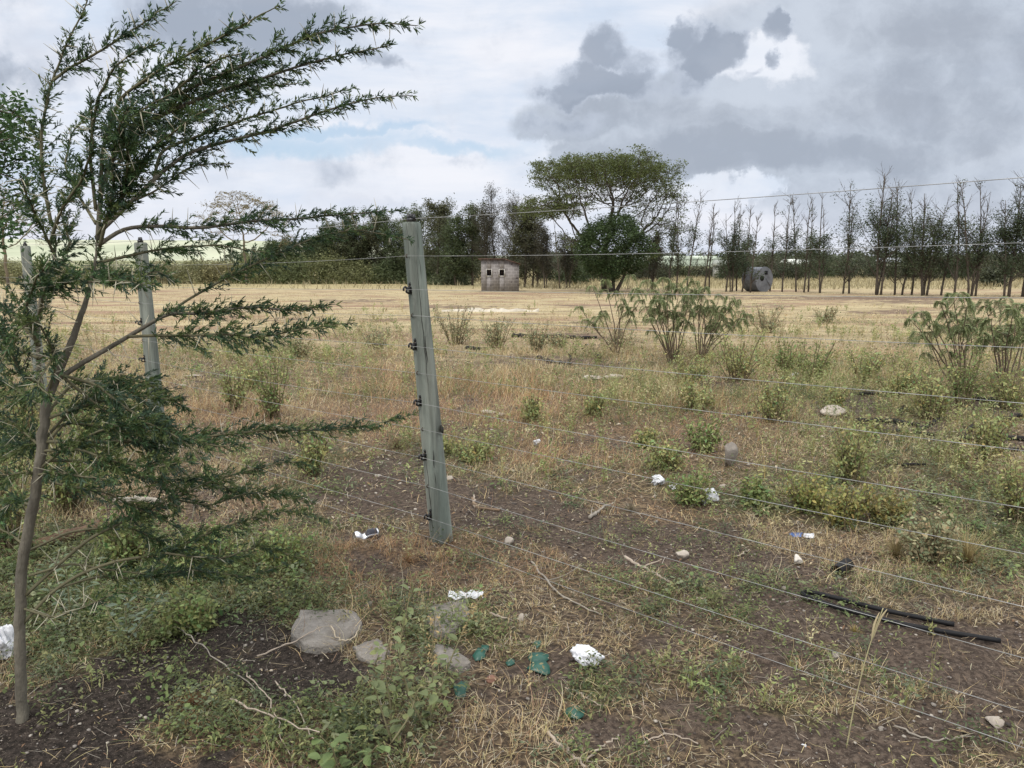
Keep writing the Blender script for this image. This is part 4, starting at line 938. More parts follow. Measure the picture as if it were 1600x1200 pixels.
def flat_acacia(seed, px, by, ty, wpx, y0, label, col=(.20, .17, .085), leaf=.5):
    r_ = np.random.default_rng(seed); X = at(px, by, y0)[0]; zb = hz(X, y0); S = lambda a, b: (at(a, b, y0)[0] - X, at(a, b, y0)[2] - zb)
    A = []; H_ = S(px, ty)[1]; W_ = wpx * y0 / FPX / 2
    for _ in range(420):
        a = r_.uniform(-1, 1); z = H_ * (.98 - .25 * abs(a) ** 1.5 - .32 * r_.random() ** 1.7); A.append((a * W_, r_.uniform(-1, 1) * W_ * .8 * math.sqrt(1 - a * a * .8), z))
    nodes, par = colonize(np.array(A), np.array([0, 0, -.3]), [np.array([0, 0, .5]), np.array([0, 0, 1.0])], .4, 14, .6, 60, r_)
    r, ch = radii(nodes, par, .014, 2.3); r *= .13 / r[0]; r = np.maximum(r, .012)
    root = empty('flat_topped_tree', (X, y0, zb), label=label, cat='tree')
    T = MB(); T.tube(nodes[:3], r[:3], 8, BARK_D); T.build('trunk', M_BARK, root)
    Bm = MB(); skeleton(Bm, nodes, par, r, ch, 5, (.16, .13, .09)); P = []
    for i in [i for i in range(len(nodes)) if not ch[i]]:
        for q in range(5):
            tw = curve(nodes[i], norm(nodes[i] - nodes[par[i]] + r_.normal(0, .4, 3) * [1, 1, .3]), .8, r_, 4, .1); Bm.tube(tw, [.014, .011, .009, .006], 3, (.17, .14, .09), cap=False); P += [tw[1], tw[2], tw[3]]
    Bm.build('limb', M_TWIG, root)
    Lf = MB(); P = np.array(P); P = P[r_.random(len(P)) < leaf]; leafcloud(Lf, P, 5, .16, .16, np.array(col) * (.8 + .4 * r_.random((len(P), 1))), r_, flat=.3); Lf.build('crown', M_LEAF, root)
flat_acacia(5, 385, 438, 300, 130, 84, 'pale yellowish thin acacia seen against the sky behind the thorn branches')
flat_acacia(6, 12, 440, 285, 110, 70, 'pale wispy acacia at the far left edge behind the fence', leaf=.35)

# ------------------------------------------------------------------ bushes
def bush_mesh(seed, rx, ry, rz, n, lsz, col, lumps=1.6, stems=8, per=12, drop=.0):
    r_ = np.random.default_rng(seed); u = norm(r_.normal(size=(n, 3))); u[:, 2] = np.abs(u[:, 2]) * 1.0 - .08
    f = 1 + lumps * .55 * fbm(u[:, 0] * 2.4 + seed, u[:, 1] * 2.4 + u[:, 2] * 2, 3, seed)
    c = u * f[:, None] * (.55 + .45 * r_.random((n, 1)) ** .5) * np.array([rx, ry, rz])
    Lf = MB(); leafcloud(Lf, c, per, lsz * 1.3, lsz, np.array(col) * (.65 + .7 * r_.random((n, 1))), r_)
    T = MB()
    for _ in range(stems):
        e = u[r_.integers(0, n)] * np.array([rx, ry, rz]) * .8; T.tube(curve(np.array([0, 0, -.15]), e, np.linalg.norm(e), r_, 5, .12), np.linspace(.03, .008, 5) * rz, 4, (.12, .10, .08), cap=False)
    return T, Lf
def plant_bush(name, T, Lf, x, y, label, cat='bush', group=None, rz=0):
    root = empty(name, (x, y, hz(x, y)), rz, label, cat, group); T.build('stems', M_TWIG, root); Lf.build('foliage', M_LEAF, root); return root
HB = [(560, 443, 92, 38, (.10, .105, .048), 'olive rounded bush in front of the dark trees, nearest the block hut'), (515, 441, 110, 50, (.095, .10, .045), 'tall olive bush at the middle of the hedge left of the leaning post'), (470, 440, 96, 50, (.085, .10, .045), 'dull green bush left of the tall olive hedge bush'),
      (440, 440, 70, 38, (.10, .11, .05), 'low green bush seen just below the thorn branches, left of the hedge'), (400, 438, 70, 42, (.11, .12, .05), 'grey-green bush behind the wire under the pale acacia'), (350, 437, 80, 36, (.13, .12, .06), 'brownish bush behind the wires, right of the middle post'),
      (300, 437, 80, 38, (.12, .12, .06), 'dull brown-green bush just right of the middle fence post'), (250, 436, 80, 34, (.13, .12, .07), 'scrubby bush seen beside the middle fence post'), (165, 436, 90, 34, (.12, .12, .07), 'scrubby bush far behind the thorn tree trunk'), (90, 437, 90, 38, (.13, .12, .07), 'brown scrub bush between the trunk and the farthest post'), (15, 438, 90, 44, (.12, .12, .06), 'brown scrub bush at the left edge of the field'),
      (610, 443, 70, 34, (.06, .075, .035), 'low dark bush under the dark trees, just left of the leaning post'), (665, 444, 60, 28, (.06, .075, .035), 'low dark bush under the dark trees, right of the leaning post'), (705, 445, 60, 26, (.065, .075, .04), 'low dark bush under the dark trees, nearest the hut')]
for i, (px, by, wpx, hpx, c, lab) in enumerate(HB):
    x, y = foot(px, by); y = min(max(y, 74), 90); x = at(px, by, y)[0]; rx = wpx * y / FPX / 2; rz_ = hpx * y / FPX * (.85 + .3 * ((i * 37) % 10) / 10)
    T, Lf = bush_mesh(400 + i, rx, rx * .8, rz_, 700, .2, np.array(c) * 1.9); plant_bush('hedge_bush', T, Lf, x, y, lab, group='bushes along the far left of the field')
# scrub line behind the thin trees
BB = [(620, 436, 80, 40), (680, 437, 80, 38), (720, 438, 70, 36), (860, 437, 50, 28), (895, 440, 46, 26), (925, 438, 46, 30), (1020, 437, 60, 30), (1040, 434, 40, 18), (1066, 433, 34, 14), (1092, 433, 40, 15), (1115, 434, 34, 17), (1150, 436, 64, 36), (1165, 434, 60, 30), (1205, 436, 64, 34), (1232, 436, 54, 26), (1275, 434, 60, 26), (1312, 433, 60, 28), (1345, 434, 70, 32), (1372, 434, 44, 24), (1412, 436, 60, 36), (1436, 437, 60, 36), (1466, 436, 70, 34),
      (1500, 436, 70, 34), (1538, 437, 64, 34), (1552, 441, 34, 24), (1590, 436, 80, 34), (1640, 437, 90, 36), (1288, 430, 80, 20), (1520, 431, 110, 38), (1000, 433, 40, 18)]
for i, (px, by, wpx, hpx) in enumerate(sorted(BB)):
    y = 108 + (436 - by) * 6 + (i % 3) * 3; x = at(px, by, y)[0]; rx = wpx * y / FPX / 2; zt = at(px, by - hpx, y)[2] - hz(x, y)
    c = [(.060, .078, .036), (.075, .085, .042), (.085, .085, .05), (.07, .078, .045)][i % 4]
    T, Lf = bush_mesh(450 + i, rx, rx * .8, max(zt, .6), 520, .24, c, per=11)
    plant_bush('scrub_bush', T, Lf, x, y, 'scrub bush beyond the tree trunks, %s of the line from its left end' % ORD[i + 1], group='scrub bushes beyond the tree row')
# distant wood
def far_wood():
    r_ = np.random.default_rng(9); mb = MB()
    for y, n, h in ((230, 420, 3.2), (330, 520, 4.2), (470, 620, 5.5), (650, 620, 7.5)):
        x = r_.uniform(-.36, .80, n) * y * 1.0; k = (fbm(x / (y * .07), x * 0 + y, 3, 5) > -.06) & ((np.abs(x / y - .225) > .06) | (y > 340)); x = x[k]; m = len(x)
        yy_ = y + r_.uniform(-25, 25, m); hh = h * (.45 + .8 * r_.random(m)); z = np.interp(yy_, GY, GZ)
        for q in range(4):
            c = np.stack([x + r_.normal(0, hh * .4), yy_ + r_.normal(0, 3, m), z + hh * (.25 + .2 * q) * (.8 + .4 * r_.random(m))], 1)
            leafcloud(mb, c, 9, h * .20, h * .33, np.array((.085, .10, .06)), r_, flat=.6)
    tag(mb.build('distant_wood', M_LEAF), kind='stuff')
far_wood()
# ------------------------------------------------------------------ thorn tree in the foreground
M_THORN = mat('thorn', (.46, .43, .32), var=.15, rough=.6)
def resample(p, n):
    p = np.asarray(p, float); s = np.concatenate([[0], np.cumsum(np.linalg.norm(np.diff(p, axis=0), axis=1))])
    # smooth Catmull-Rom through the points
    t = np.linspace(0, s[-1], n); out = np.stack([np.interp(t, s, p[:, k]) for k in range(3)], 1)
    for _ in range(3):
        q = out.copy(); q[1:-1] = (out[:-2] + 2 * out[1:-1] + out[2:]) / 4; out = q
    return out
def build_thorn_tree():
    r_ = np.random.default_rng(21); Y0 = G(35, 1133)[1]; base = G(35, 1133)
    root = empty('thorn_tree', tuple(base), label='young green thorn tree with long pale thorns in front of the fence', cat='thorn tree')
    def P(lst, d0=0., d1=0.):
        n = len(lst); return np.array([at(px, py, Y0 + d0 + (d1 - d0) * (i / max(1, n - 1)) ** 1.2) for i, (px, py) in enumerate(lst)]) - base
    grey = (.15, .135, .105)
    tr = P([(36, 1150), (33, 1090), (31, 1020), (31, 950), (34, 880), (48, 810), (57, 760), (66, 700), (70, 650), (74, 618)]); tr[0, 2] = -.12
    T = MB(); q = resample(tr, 40); rad = np.interp(np.linspace(0, 1, 40), [0, .06, .15, .9, 1], [.026, .020, .0175, .0155, .0145]); q += .0016 * r_.normal(size=q.shape)
    T.tube(q, rad * (1 + .07 * np.sin(np.arange(40) * 1.7) * r_.random(40)), 14, grey)
    T.build('trunk', M_BARK, root, smooth=True)
    # (pixels), depth at root and tip, radius at root, foliage start, brush half-width (m), leafiness, thorns
    B = [
     ([(74, 625), (92, 580), (118, 520), (140, 450), (152, 395), (153, 360)], 0, .05, .021, .75, .05, .5, 8),
     ([(72, 640), (62, 590), (58, 520), (66, 440), (86, 390), (80, 340)], 0, .10, .014, .45, .06, .8, 8),
     ([(153, 365), (190, 330), (243, 278), (290, 240), (341, 225), (437, 202), (525, 168), (590, 153), (650, 149)], .05, .30, .011, .16, .045, 1, 16),
     ([(240, 282), (250, 235), (306, 214), (376, 190), (472, 160), (520, 148), (562, 138)], .1, .28, .007, .1, .040, .9, 10),
     ([(153, 375), (158, 290), (190, 215), (262, 172), (350, 138), (437, 108), (525, 82), (606, 69)], .05, .05, .012, .15, .060, 1.2, 14),
     ([(158, 300), (185, 220), (245, 160), (350, 112), (437, 72), (490, 46), (540, 34), (600, 24), (650, 30)], .05, -.08, .010, .12, .060, 1.2, 16),
     ([(156, 320), (160, 230), (185, 150), (262, 98), (341, 58), (390, 30), (430, 9)], .05, -.15, .009, .12, .055, 1.1, 12),
     ([(150, 330), (140, 240), (150, 160), (178, 110), (215, 85), (262, 70)], .05, -.2, .008, .2, .035, .8, 8),
     ([(250, 160), (300, 120), (340, 92), (374, 80)], 0, -.1, .005, .1, .035, .9, 6),
     ([(80, 350), (66, 275), (64, 200), (78, 125), (105, 60), (128, 10), (142, -40)], .10, .10, .008, .05, .042, 1, 14),
     ([(80, 128), (110, 105), (153, 82), (210, 46), (245, 20), (272, 3)], .10, .15, .006, .05, .045, 1.1, 10),
     ([(78, 380), (95, 330), (128, 280), (146, 230), (140, 150)], .08, -.05, .008, .1, .040, 1, 8),
     ([(86, 400), (60, 345), (42, 310), (20, 270)], .08, -.2, .007, .1, .04, .9, 7),
     ([(155, 392), (165, 340), (205, 290), (230, 240), (275, 205), (330, 170)], .05, -.25, .008, .1, .055, 1.2, 8),
     ([(156, 385), (178, 300), (178, 230), (205, 180), (270, 140)], .02, -.35, .008, .1, .055, 1.2, 8),
     ([(200, 318), (240, 300), (300, 262), (345, 258), (366, 264)], .1, .25, .005, .1, .035, 1, 6),
     ([(153, 384), (192, 356), (250, 352), (306, 357), (394, 344), (450, 342), (503, 337), (560, 330), (626, 326)], .05, .45, .010, .12, .048, 1.25, 16),
     ([(156, 410), (200, 400), (245, 390), (290, 384), (334, 380), (420, 392)], .05, .20, .008, .12, .045, 1, 8),
     ([(264, 489), (290, 470), (350, 438), (428, 400), (500, 368), (560, 358), (640, 374)], .12, .55, .006, .12, .050, 1.0, 12),
     ([(92, 592), (120, 572), (156, 552), (204, 524), (264, 489), (306, 492), (394, 476), (450, 484), (526, 476)], 0, .20, .013, .35, .045, 1.3, 12),
     ([(200, 526), (250, 524), (300, 525), (350, 522), (400, 530), (450, 520), (500, 514), (550, 506)], .05, -.05, .008, .1, .055, 1.5, 10),
     ([(60, 560), (20, 540), (-20, 500), (-50, 480)], 0, .2, .008, .1, .07, 1.2, 6),
     ([(62, 540), (30, 500), (5, 480), (-30, 470)], 0, .1, .008, .1, .06, 1.0, 6),
     ([(60, 500), (70, 450), (110, 440), (150, 438), (190, 435), (240, 440)], 0, -.25, .008, .1, .055, 1.3, 16),
     ([(58, 540), (40, 480), (60, 430), (100, 405)], 0, -.2, .007, .1, .06, 1.3, 10),
     ([(72, 655), (110, 640), (160, 625), (220, 615), (282, 626)], 0, .10, .008, .12, .065, 1.4, 10),
     ([(72, 650), (110, 600), (170, 590), (230, 600), (290, 640)], 0, .45, .008, .15, .065, 1.3, 8),
     ([(70, 690), (140, 690), (220, 690), (330, 680), (420, 668), (500, 672), (560, 668), (648, 645)], 0, .35, .009, .1, .050, 1.4, 14),
     ([(64, 705), (120, 700), (180, 720), (250, 730), (300, 720)], 0, -.25, .007, .1, .06, 1.3, 8),
     ([(68, 700), (100, 660), (170, 670), (240, 700), (300, 760)], 0, .5, .007, .1, .06, 1.2, 8),
     ([(60, 738), (20, 740), (-20, 735)], 0, -.1, .007, .1, .055, 1.2, 5),
     ([(58, 742), (90, 738), (130, 742), (180, 750)], 0, -.35, .006, .1, .045, 1.2, 8),
     ([(62, 560), (90, 545), (60, 600), (110, 640)], 0, -.3, .005, .1, .045, .7, 12),
     ([(36, 975), (78, 926), (125, 895), (180, 876), (258, 864), (320, 835), (400, 808), (460, 800), (512, 815)], 0, .30, .009, .38, .050, 1.1, 10),
     ([(40, 930), (78, 894), (138, 842), (210, 808), (270, 780), (336, 752), (400, 735), (456, 724), (500, 738)], 0, .5, .009, .25, .050, 1.1, 10),
     ([(258, 864), (300, 870), (350, 872), (410, 850), (470, 870)], .1, .35, .005, .1, .045, 1.0, 6),
     ([(270, 780), (330, 790), (380, 772), (440, 770), (490, 790)], .3, .55, .005, .1, .05, 1.1, 6),
     ([(44, 900), (110, 880), (190, 895), (280, 905), (340, 895)], 0, .4, .006, .3, .045, .8, 8),
     ([(36, 850), (10, 830), (-30, 800)], 0, .1, .006, .1, .05, .8, 4),
     ([(34, 950), (80, 965), (130, 950), (190, 925), (250, 940)], 0, -.2, .005, .3, .035, .6, 14),
     ([(74, 620), (90, 560), (60, 500), (30, 520), (-10, 600)], 0, -.25, .006, .2, .05, .8, 10),
     ([(153, 395), (170, 430), (210, 432), (250, 426), (280, 440)], .05, .5, .006, .1, .045, 1.2, 8),
     ([(92, 585), (150, 600), (200, 640), (260, 670), (330, 700), (380, 700)], 0, -.1, .007, .15, .055, 1.2, 8),
     ([(60, 735), (100, 700), (160, 670), (230, 660), (290, 690), (330, 740)], 0, -.15, .007, .1, .065, 1.4, 8),
     ([(66, 690), (120, 630), (190, 600), (240, 640), (270, 700)], 0, .6, .007, .1, .065, 1.4, 6),
     ([(58, 750), (110, 760), (170, 770), (230, 800), (300, 830)], 0, .2, .006, .1, .06, 1.2, 8),
     ([(62, 720), (140, 720), (230, 750), (320, 750), (400, 780), (470, 770)], 0, .7, .007, .15, .055, 1.3, 8),
     ([(74, 640), (40, 620), (10, 600), (-30, 610)], 0, .3, .007, .1, .07, 1.4, 6),
     ([(60, 600), (30, 580), (0, 520), (-20, 500)], 0, -.2, .007, .1, .07, 1.3, 6),
     ([(70, 680), (30, 700), (-10, 690)], 0, .4, .007, .1, .07, 1.4, 5),
     ([(50, 790), (20, 780), (-20, 800)], 0, .3, .006, .1, .06, 1.1, 5),
     ([(100, 590), (160, 640), (230, 680), (260, 740), (280, 800)], 0, .15, .006, .15, .06, 1.2, 8),
     ([(78, 924), (150, 900), (220, 905), (300, 890), (380, 900), (440, 880)], .1, .45, .005, .2, .05, 1.1, 8),
     ([(46, 860), (110, 830), (200, 820), (260, 850), (330, 880), (390, 860)], .1, .6, .006, .2, .055, 1.2, 8),
     ([(90, 420), (110, 380), (95, 330), (120, 290)], .1, .3, .006, .1, .06, 1.4, 8),
     ([(150, 370), (190, 310), (200, 250), (180, 200), (200, 170)], .05, -.35, .006, .1, .06, 1.4, 8),
     ([(66, 700), (20, 660), (-20, 650)], 0, .15, .006, .1, .06, 1.1, 4),
     ([(160, 280), (190, 250), (230, 210), (300, 190), (370, 160), (430, 150)], .05, .4, .008, .1, .055, 1.2, 6),
     ([(180, 240), (230, 190), (300, 160), (360, 135), (420, 135), (470, 130)], .05, .45, .007, .1, .050, 1.1, 6),
     ([(150, 350), (120, 300), (100, 260), (110, 210), (140, 180)], .05, .35, .007, .1, .050, 1.1, 6),
    ]
    cols = np.array([(.058, .108, .044), (.074, .126, .046), (.054, .090, .056), (.115, .155, .052), (.135, .170, .060), (.080, .110, .070)])
    thorns = []
    for bi, (px, d0, d1, r0, f0, bw, leafy, nth) in enumerate(B):
        k = 44; pts = resample(P(px, d0, d1), k)
        pts += np.cumsum(r_.normal(0, .0012, pts.shape), 0) * np.linspace(0, 1, k)[:, None]
        Ls = np.linalg.norm(np.diff(pts, axis=0), axis=1).sum(); tt = np.linspace(0, 1, k)
        mb = MB(); r1 = r0 * .68 if bi == 0 else r0 * .58
        mb.tube(pts, r1 * (1 - tt) ** .8 * .95 + .0012, 9 if r0 > .009 else 6, grey if r0 > .009 else (.13, .12, .07))
        tan = norm(np.gradient(pts, axis=0)); F = MB()
        # side shoots
        ns = int(Ls * (130 if px[0][1] < 560 else 118) * leafy); u = f0 + (1 - f0) * r_.random(ns); u = np.sort(u)
        prof = np.clip(np.minimum((u - f0) / .18 + .35, (1.06 - u) / .60), .12, 1)
        i = u * (k - 1); i0 = np.minimum(i.astype(int), k - 2); fr = (i - i0)[:, None]
        p0 = pts[i0] * (1 - fr) + pts[i0 + 1] * fr; t0 = tan[i0]
        rv = r_.normal(size=(ns, 3)); rv -= (rv * t0).sum(1, keepdims=True) * t0; rv = norm(rv)
        an = R(22) + R(34) * r_.random(ns); sd = norm(t0 * np.cos(an)[:, None] + rv * np.sin(an)[:, None] + np.array([.06, 0, .05]))
        sl = bw * 1.5 * prof * (.35 + .9 * r_.random(ns)) + .008
        for q in range(0, ns, 5):
            if sl[q] > .02: mb.tube(np.array([p0[q], p0[q] + sd[q] * sl[q]]), [.0014, .0008], 3, (.12, .12, .06), cap=False)
        nf = np.maximum(4, (sl / .0028).astype(int)); idx = np.repeat(np.arange(ns), nf); m = len(idx)
        v = r_.random(m); fp = p0[idx] + sd[idx] * (sl[idx] * v)[:, None]
        rv = r_.normal(size=(m, 3)); rv -= (rv * sd[idx]).sum(1, keepdims=True) * sd[idx]; rv = norm(rv)
        an = R(18) + R(36) * r_.random(m); fd = norm(sd[idx] * np.cos(an)[:, None] + rv * np.sin(an)[:, None] + np.array([.05, 0, .04]))
        fl = (.008 + .014 * r_.random(m)); s_ = norm(np.cross(fd, r_.normal(size=(m, 3))))
        t = np.linspace(0, 1, 3)[None, :, None]
        pp = fp[:, None] + fd[:, None] * fl[:, None, None] * t - np.array([0, 0, 1.]) * (t ** 2 * .1) * fl[:, None, None]
        wd = np.array([.5, 1.1, .35])[None] * (.0023 + .0020 * r_.random((m, 1)))
        cb = np.where(r_.random() < .5, 0, 1); hue = cols[(r_.integers(0, 3, ns) + (r_.random(ns) < (.25 if px[0][1] < 600 else .5)) * 2)][idx]
        F.strips(pp, s_, wd, hue * (.7 + .6 * r_.random((m, 1))))
        br = mb.build('branch', M_BARK if r0 > .009 else M_TWIG, root, smooth=True); F.build('foliage', M_LEAF, br)
        for q in range(nth if px[0][1] < 560 else nth * 2 // 3):
            u1 = .1 + .85 * (q + r_.random()) / nth; j = min(k - 2, int(u1 * (k - 1))); az = r_.normal(size=3); az -= az.dot(tan[j]) * tan[j]; az = norm(az); b2 = np.cross(tan[j], az)
            ln = (.045 + .055 * r_.random()) * (1 - .35 * u1)
            for s in (-1, 1): thorns.append((br, pts[j], norm(az * .8 + s * b2 * .75 + tan[j] * r_.uniform(-.1, .35)), ln))
    # thorns: the hundred that show largest are parts, the others one mass
    def seen(t):
        w0, w1 = base + t[1], base + t[1] + t[2] * t[3]; a = project(*w0); b = project(*w1)
        return math.hypot(a[0] - b[0], a[1] - b[1]) if 0 < a[0] < 1600 and 0 < a[1] < 1200 else 0
    thorns.sort(key=seen, reverse=True); rest = MB()
    for i, (br, p, d, ln) in enumerate(thorns):
        mb = MB() if i < 100 else rest
        mb.tube(np.array([p, p + d * ln * .5, p + d * ln]), [.0018, .0013, .0004], 5)
        if i < 100: mb.build('thorn', M_THORN, br)
    tag(rest.build('small_thorns', M_THORN, root), kind='stuff')
build_thorn_tree()

# leafy tree just reaching in at the left edge
def build_edge_tree():
    r_ = np.random.default_rng(31); y0 = 4.4; b = G(-130, 760); b = np.array([at(-150, 700, y0)[0], y0, 0]); b[2] = hz(b[0], b[1])
    root = empty('leafy_tree', tuple(b), label='leafy tree with small oval leaves, only its crown reaching in at the left edge', cat='tree')
    T = MB(); tr = resample(np.array([[0, 0, -.1], [.03, .05, .6], [-.02, 0, 1.2], [.05, 0, 1.9], [.1, 0, 2.6]]), 16); T.tube(tr, np.linspace(.05, .02, 16), 9, (.14, .12, .09)); cents = []
    targets = [(35, 178), (22, 215), (8, 160), (30, 250), (5, 240), (25, 285), (42, 185), (0, 300), (18, 330), (-20, 200), (-40, 260), (-30, 150), (-60, 320), (44, 345), (-80, 230), (12, 195), (35, 300), (-10, 340), (-50, 180)]
    for i, (px, py) in enumerate(targets):
        q = at(px, py, y0 + r_.uniform(-.3, .4)) - b; s = tr[r_.integers(7, 15)]; br = resample(np.array([s, (s + q) / 2 + [0, 0, .05], q]), 9); br += r_.normal(0, .008, br.shape)
        T.tube(br, np.linspace(.014, .003, 9), 5, (.12, .10, .07)); cents += list(br[5:])
        for _ in range(3):
            tw = curve(br[r_.integers(4, 9)], norm(r_.normal(size=3) + [0.2, 0, .2]), .16, r_, 4, .2); T.tube(tw, [.004, .003, .002, .0015], 4, (.12, .10, .06)); cents += list(tw[1:])
    T.build('trunk', M_BARK, root, smooth=True); Lf = MB(); c = np.array(cents)
    leafcloud(Lf, c, 36, .045, .030, np.array((.055, .105, .035)) * (.7 + .7 * r_.random((len(c), 1))), r_); Lf.build('crown', M_LEAF, root)
build_edge_tree()

# ------------------------------------------------------------------ tall drooping shrubs in the field
def drooping_shrub(px, py, tips, label, seed, lf=.17, extra=2):
    r_ = np.random.default_rng(seed); g = G(px, py); root = empty('drooping_shrub', tuple(g), label=label, cat='shrub', group='tall drooping-leaved shrubs in the field')
    T, Lf = MB(), MB(); y0 = g[1]
    for (tx, ty) in tips:
        e = at(tx, ty, y0 + r_.uniform(-.7, .7)) - g; m_ = e * np.array([.45, .45, .5]) + r_.normal(0, .05, 3)
        st = resample(np.array([[r_.normal(0, .03), r_.normal(0, .03), -.05], m_, e]), 10); st += r_.normal(0, .006, st.shape); T.tube(st, np.linspace(.011, .004, 10), 5, (.17, .13, .09))
        ends = [(st[-1], 1.0)]
        for _ in range(extra):
            j = r_.integers(5, 9); d = norm(np.array([r_.normal(0, 1), r_.normal(0, 1), .9])); tw = curve(st[j], d, .16 + .14 * r_.random(), r_, 4, .12); T.tube(tw, [.005, .004, .003, .003], 4, (.20, .16, .10)); ends.append((tw[-1], .85))
        for p, s in ends:
            n = int(11 * s); az = r_.random(n) * 6.28; el = r_.uniform(-.2, .9, n); d = np.stack([np.cos(az) * np.cos(el), np.sin(az) * np.cos(el), np.sin(el)], 1)
            L_ = lf * (.6 + .6 * r_.random(n)); t = np.linspace(0, 1, 6)[None, :, None]
            pc = p + d[:, None] * L_[:, None, None] * (t * 1.0 - t ** 2 * .35) - np.array([0, 0, 1.]) * L_[:, None, None] * t ** 2 * .7
            # leaflets in two ranks along each frond
            for sgn in (-1, 1):
                for q in np.linspace(.18, 1, 9):
                    i0 = min(4, int(q * 5)); f_ = q * 5 - i0; bp = pc[:, i0] * (1 - f_) + pc[:, i0 + 1] * f_; ax = norm(pc[:, i0 + 1] - pc[:, i0]); sd = norm(np.cross(ax, np.array([0, 0, 1.]) + ax * .1)) * sgn
                    ld = norm(sd * .8 + ax * .7 + np.array([0, 0, -.15])); ll = .034 * (1.15 - .6 * abs(q - .5)) * (.8 + .4 * r_.random(n))
                    Lf.strips(bp[:, None] + ld[:, None] * ll[:, None, None] * np.array([0, .5, 1.])[None, :, None], norm(np.cross(ld, sd + np.array([0, 0, 1.]))), np.array([.5, 1, .3]) * .011, np.array((.20, .235, .105)) * (.6 + .8 * r_.random((n, 1))))
            Lf.strips(pc, norm(np.cross(d, [0, 0, 1.])), np.full(6, .004), np.tile((.22, .22, .10), (n, 1)))
    T.build('stems', M_TWIG, root); Lf.build('foliage', M_LEAF, root)
drooping_shrub(963, 556, [(905, 480), (925, 448), (945, 438), (960, 455), (985, 432), (1000, 470), (915, 500), (975, 480)], 'thin drooping-leaved shrub below the round tree, left of its fuller twin', 61)
drooping_shrub(1050, 568, [(1010, 440), (1022, 455), (1048, 444), (1070, 470), (1042, 465), (1035, 436), (1030, 470), (1060, 452), (1085, 455), (1015, 500), (1075, 480), (1050, 490), (1000, 455)], 'full drooping-leaved shrub at the middle of the field', 62, extra=3)
drooping_shrub(1095, 562, [(1085, 442), (1108, 470), (1135, 482), (1078, 460), (1160, 500), (1100, 450), (1125, 462), (1150, 470), (1165, 490), (1120, 490), (1140, 505), (1090, 480), (1110, 510)], 'drooping-leaved shrub spreading right, in line below the steel tank', 63, extra=3)
drooping_shrub(1500, 612, [(1480, 490), (1512, 500), (1455, 500), (1525, 475), (1425, 500), (1450, 520), (1470, 475), (1490, 462), (1510, 480), (1500, 520), (1530, 500), (1440, 490)], 'tall drooping-leaved shrub near the right edge', 64)
drooping_shrub(1570, 618, [(1550, 500), (1580, 495), (1565, 525), (1540, 480), (1560, 470), (1590, 478), (1600, 500), (1575, 510), (1620, 480), (1640, 500), (1555, 530)], 'drooping-leaved shrub cut by the right edge', 65, extra=3)

# ------------------------------------------------------------------ leafy shrubs and weeds of the middle ground
def leafy_shrub(px, py, wpx, hpx, label, seed, col, dens=1.0, leaf=None, name='leafy_shrub'):
    r_ = np.random.default_rng(seed); g = G(px, py); s = g[1] / FPX; w, h = wpx * s / 2, hpx * s; root = empty(name, tuple(g), label=label, cat='shrub', group='low leafy shrubs scattered over the field')
    T, Lf = MB(), MB(); n = int((11 + wpx / 5) * dens); cents = []; tint = np.array(col)
    for i in range(n):
        a = r_.random() * 6.28; q = r_.random() ** .6; e = np.array([math.cos(a) * q * w * 1.2, math.sin(a) * q * w, h * 1.15 * (.35 + .75 * r_.random())])
        st = resample(np.array([[math.cos(a) * q * w * .3, math.sin(a) * q * w * .3, -.03], e * [.6, .6, .55], e]), 7); st += r_.normal(0, .006, st.shape); T.tube(st, np.linspace(.0045, .0018, 7) * (1 + g[1] / 12), 3, (.19, .15, .09), cap=False)
        cents += [st[k] for k in range(2, 7)] + [(st[k] + st[k - 1]) / 2 for k in range(3, 7)]
        for _ in range(2): tw = curve(st[r_.integers(2, 6)], norm(r_.normal(size=3) + [0, 0, .8]), h * .25, r_, 4, .15); cents += list(tw[1:]); T.tube(tw, np.linspace(.003, .0015, 4) * (1 + g[1] / 14), 3, (.19, .16, .09), cap=False)
    c = np.array(cents); lsz = leaf or (.019 + .0012 * g[1]); m = 3; k = len(c) * m
    p = np.repeat(c, m, 0) + r_.normal(0, .012 + .0015 * g[1], (k, 3)); d = norm(r_.normal(size=(k, 3)) + [0, 0, .5]); sd = norm(np.cross(d, r_.normal(size=(k, 3)))); L_ = lsz * (.5 + .8 * r_.random(k))
    Lf.strips(p[:, None] + d[:, None] * L_[:, None, None] * np.linspace(0, 1, 4)[None, :, None] - np.array([0, 0, 1.]) * (np.linspace(0, 1, 4) ** 2)[None, :, None] * (L_ * .3)[:, None, None], sd, np.array([.3, 1, .9, .15])[None] * (L_ * .55)[:, None], tint * (.6 + .8 * r_.random((k, 1))) * (1 + .15 * r_.normal(size=(k, 1)) * [1, 0, 0]))
    T.build('stems', M_TWIG, root); Lf.build('foliage', M_LEAF, root)
YG, DG, SG = (.32, .335, .135), (.23, .275, .10), (.32, .30, .17)
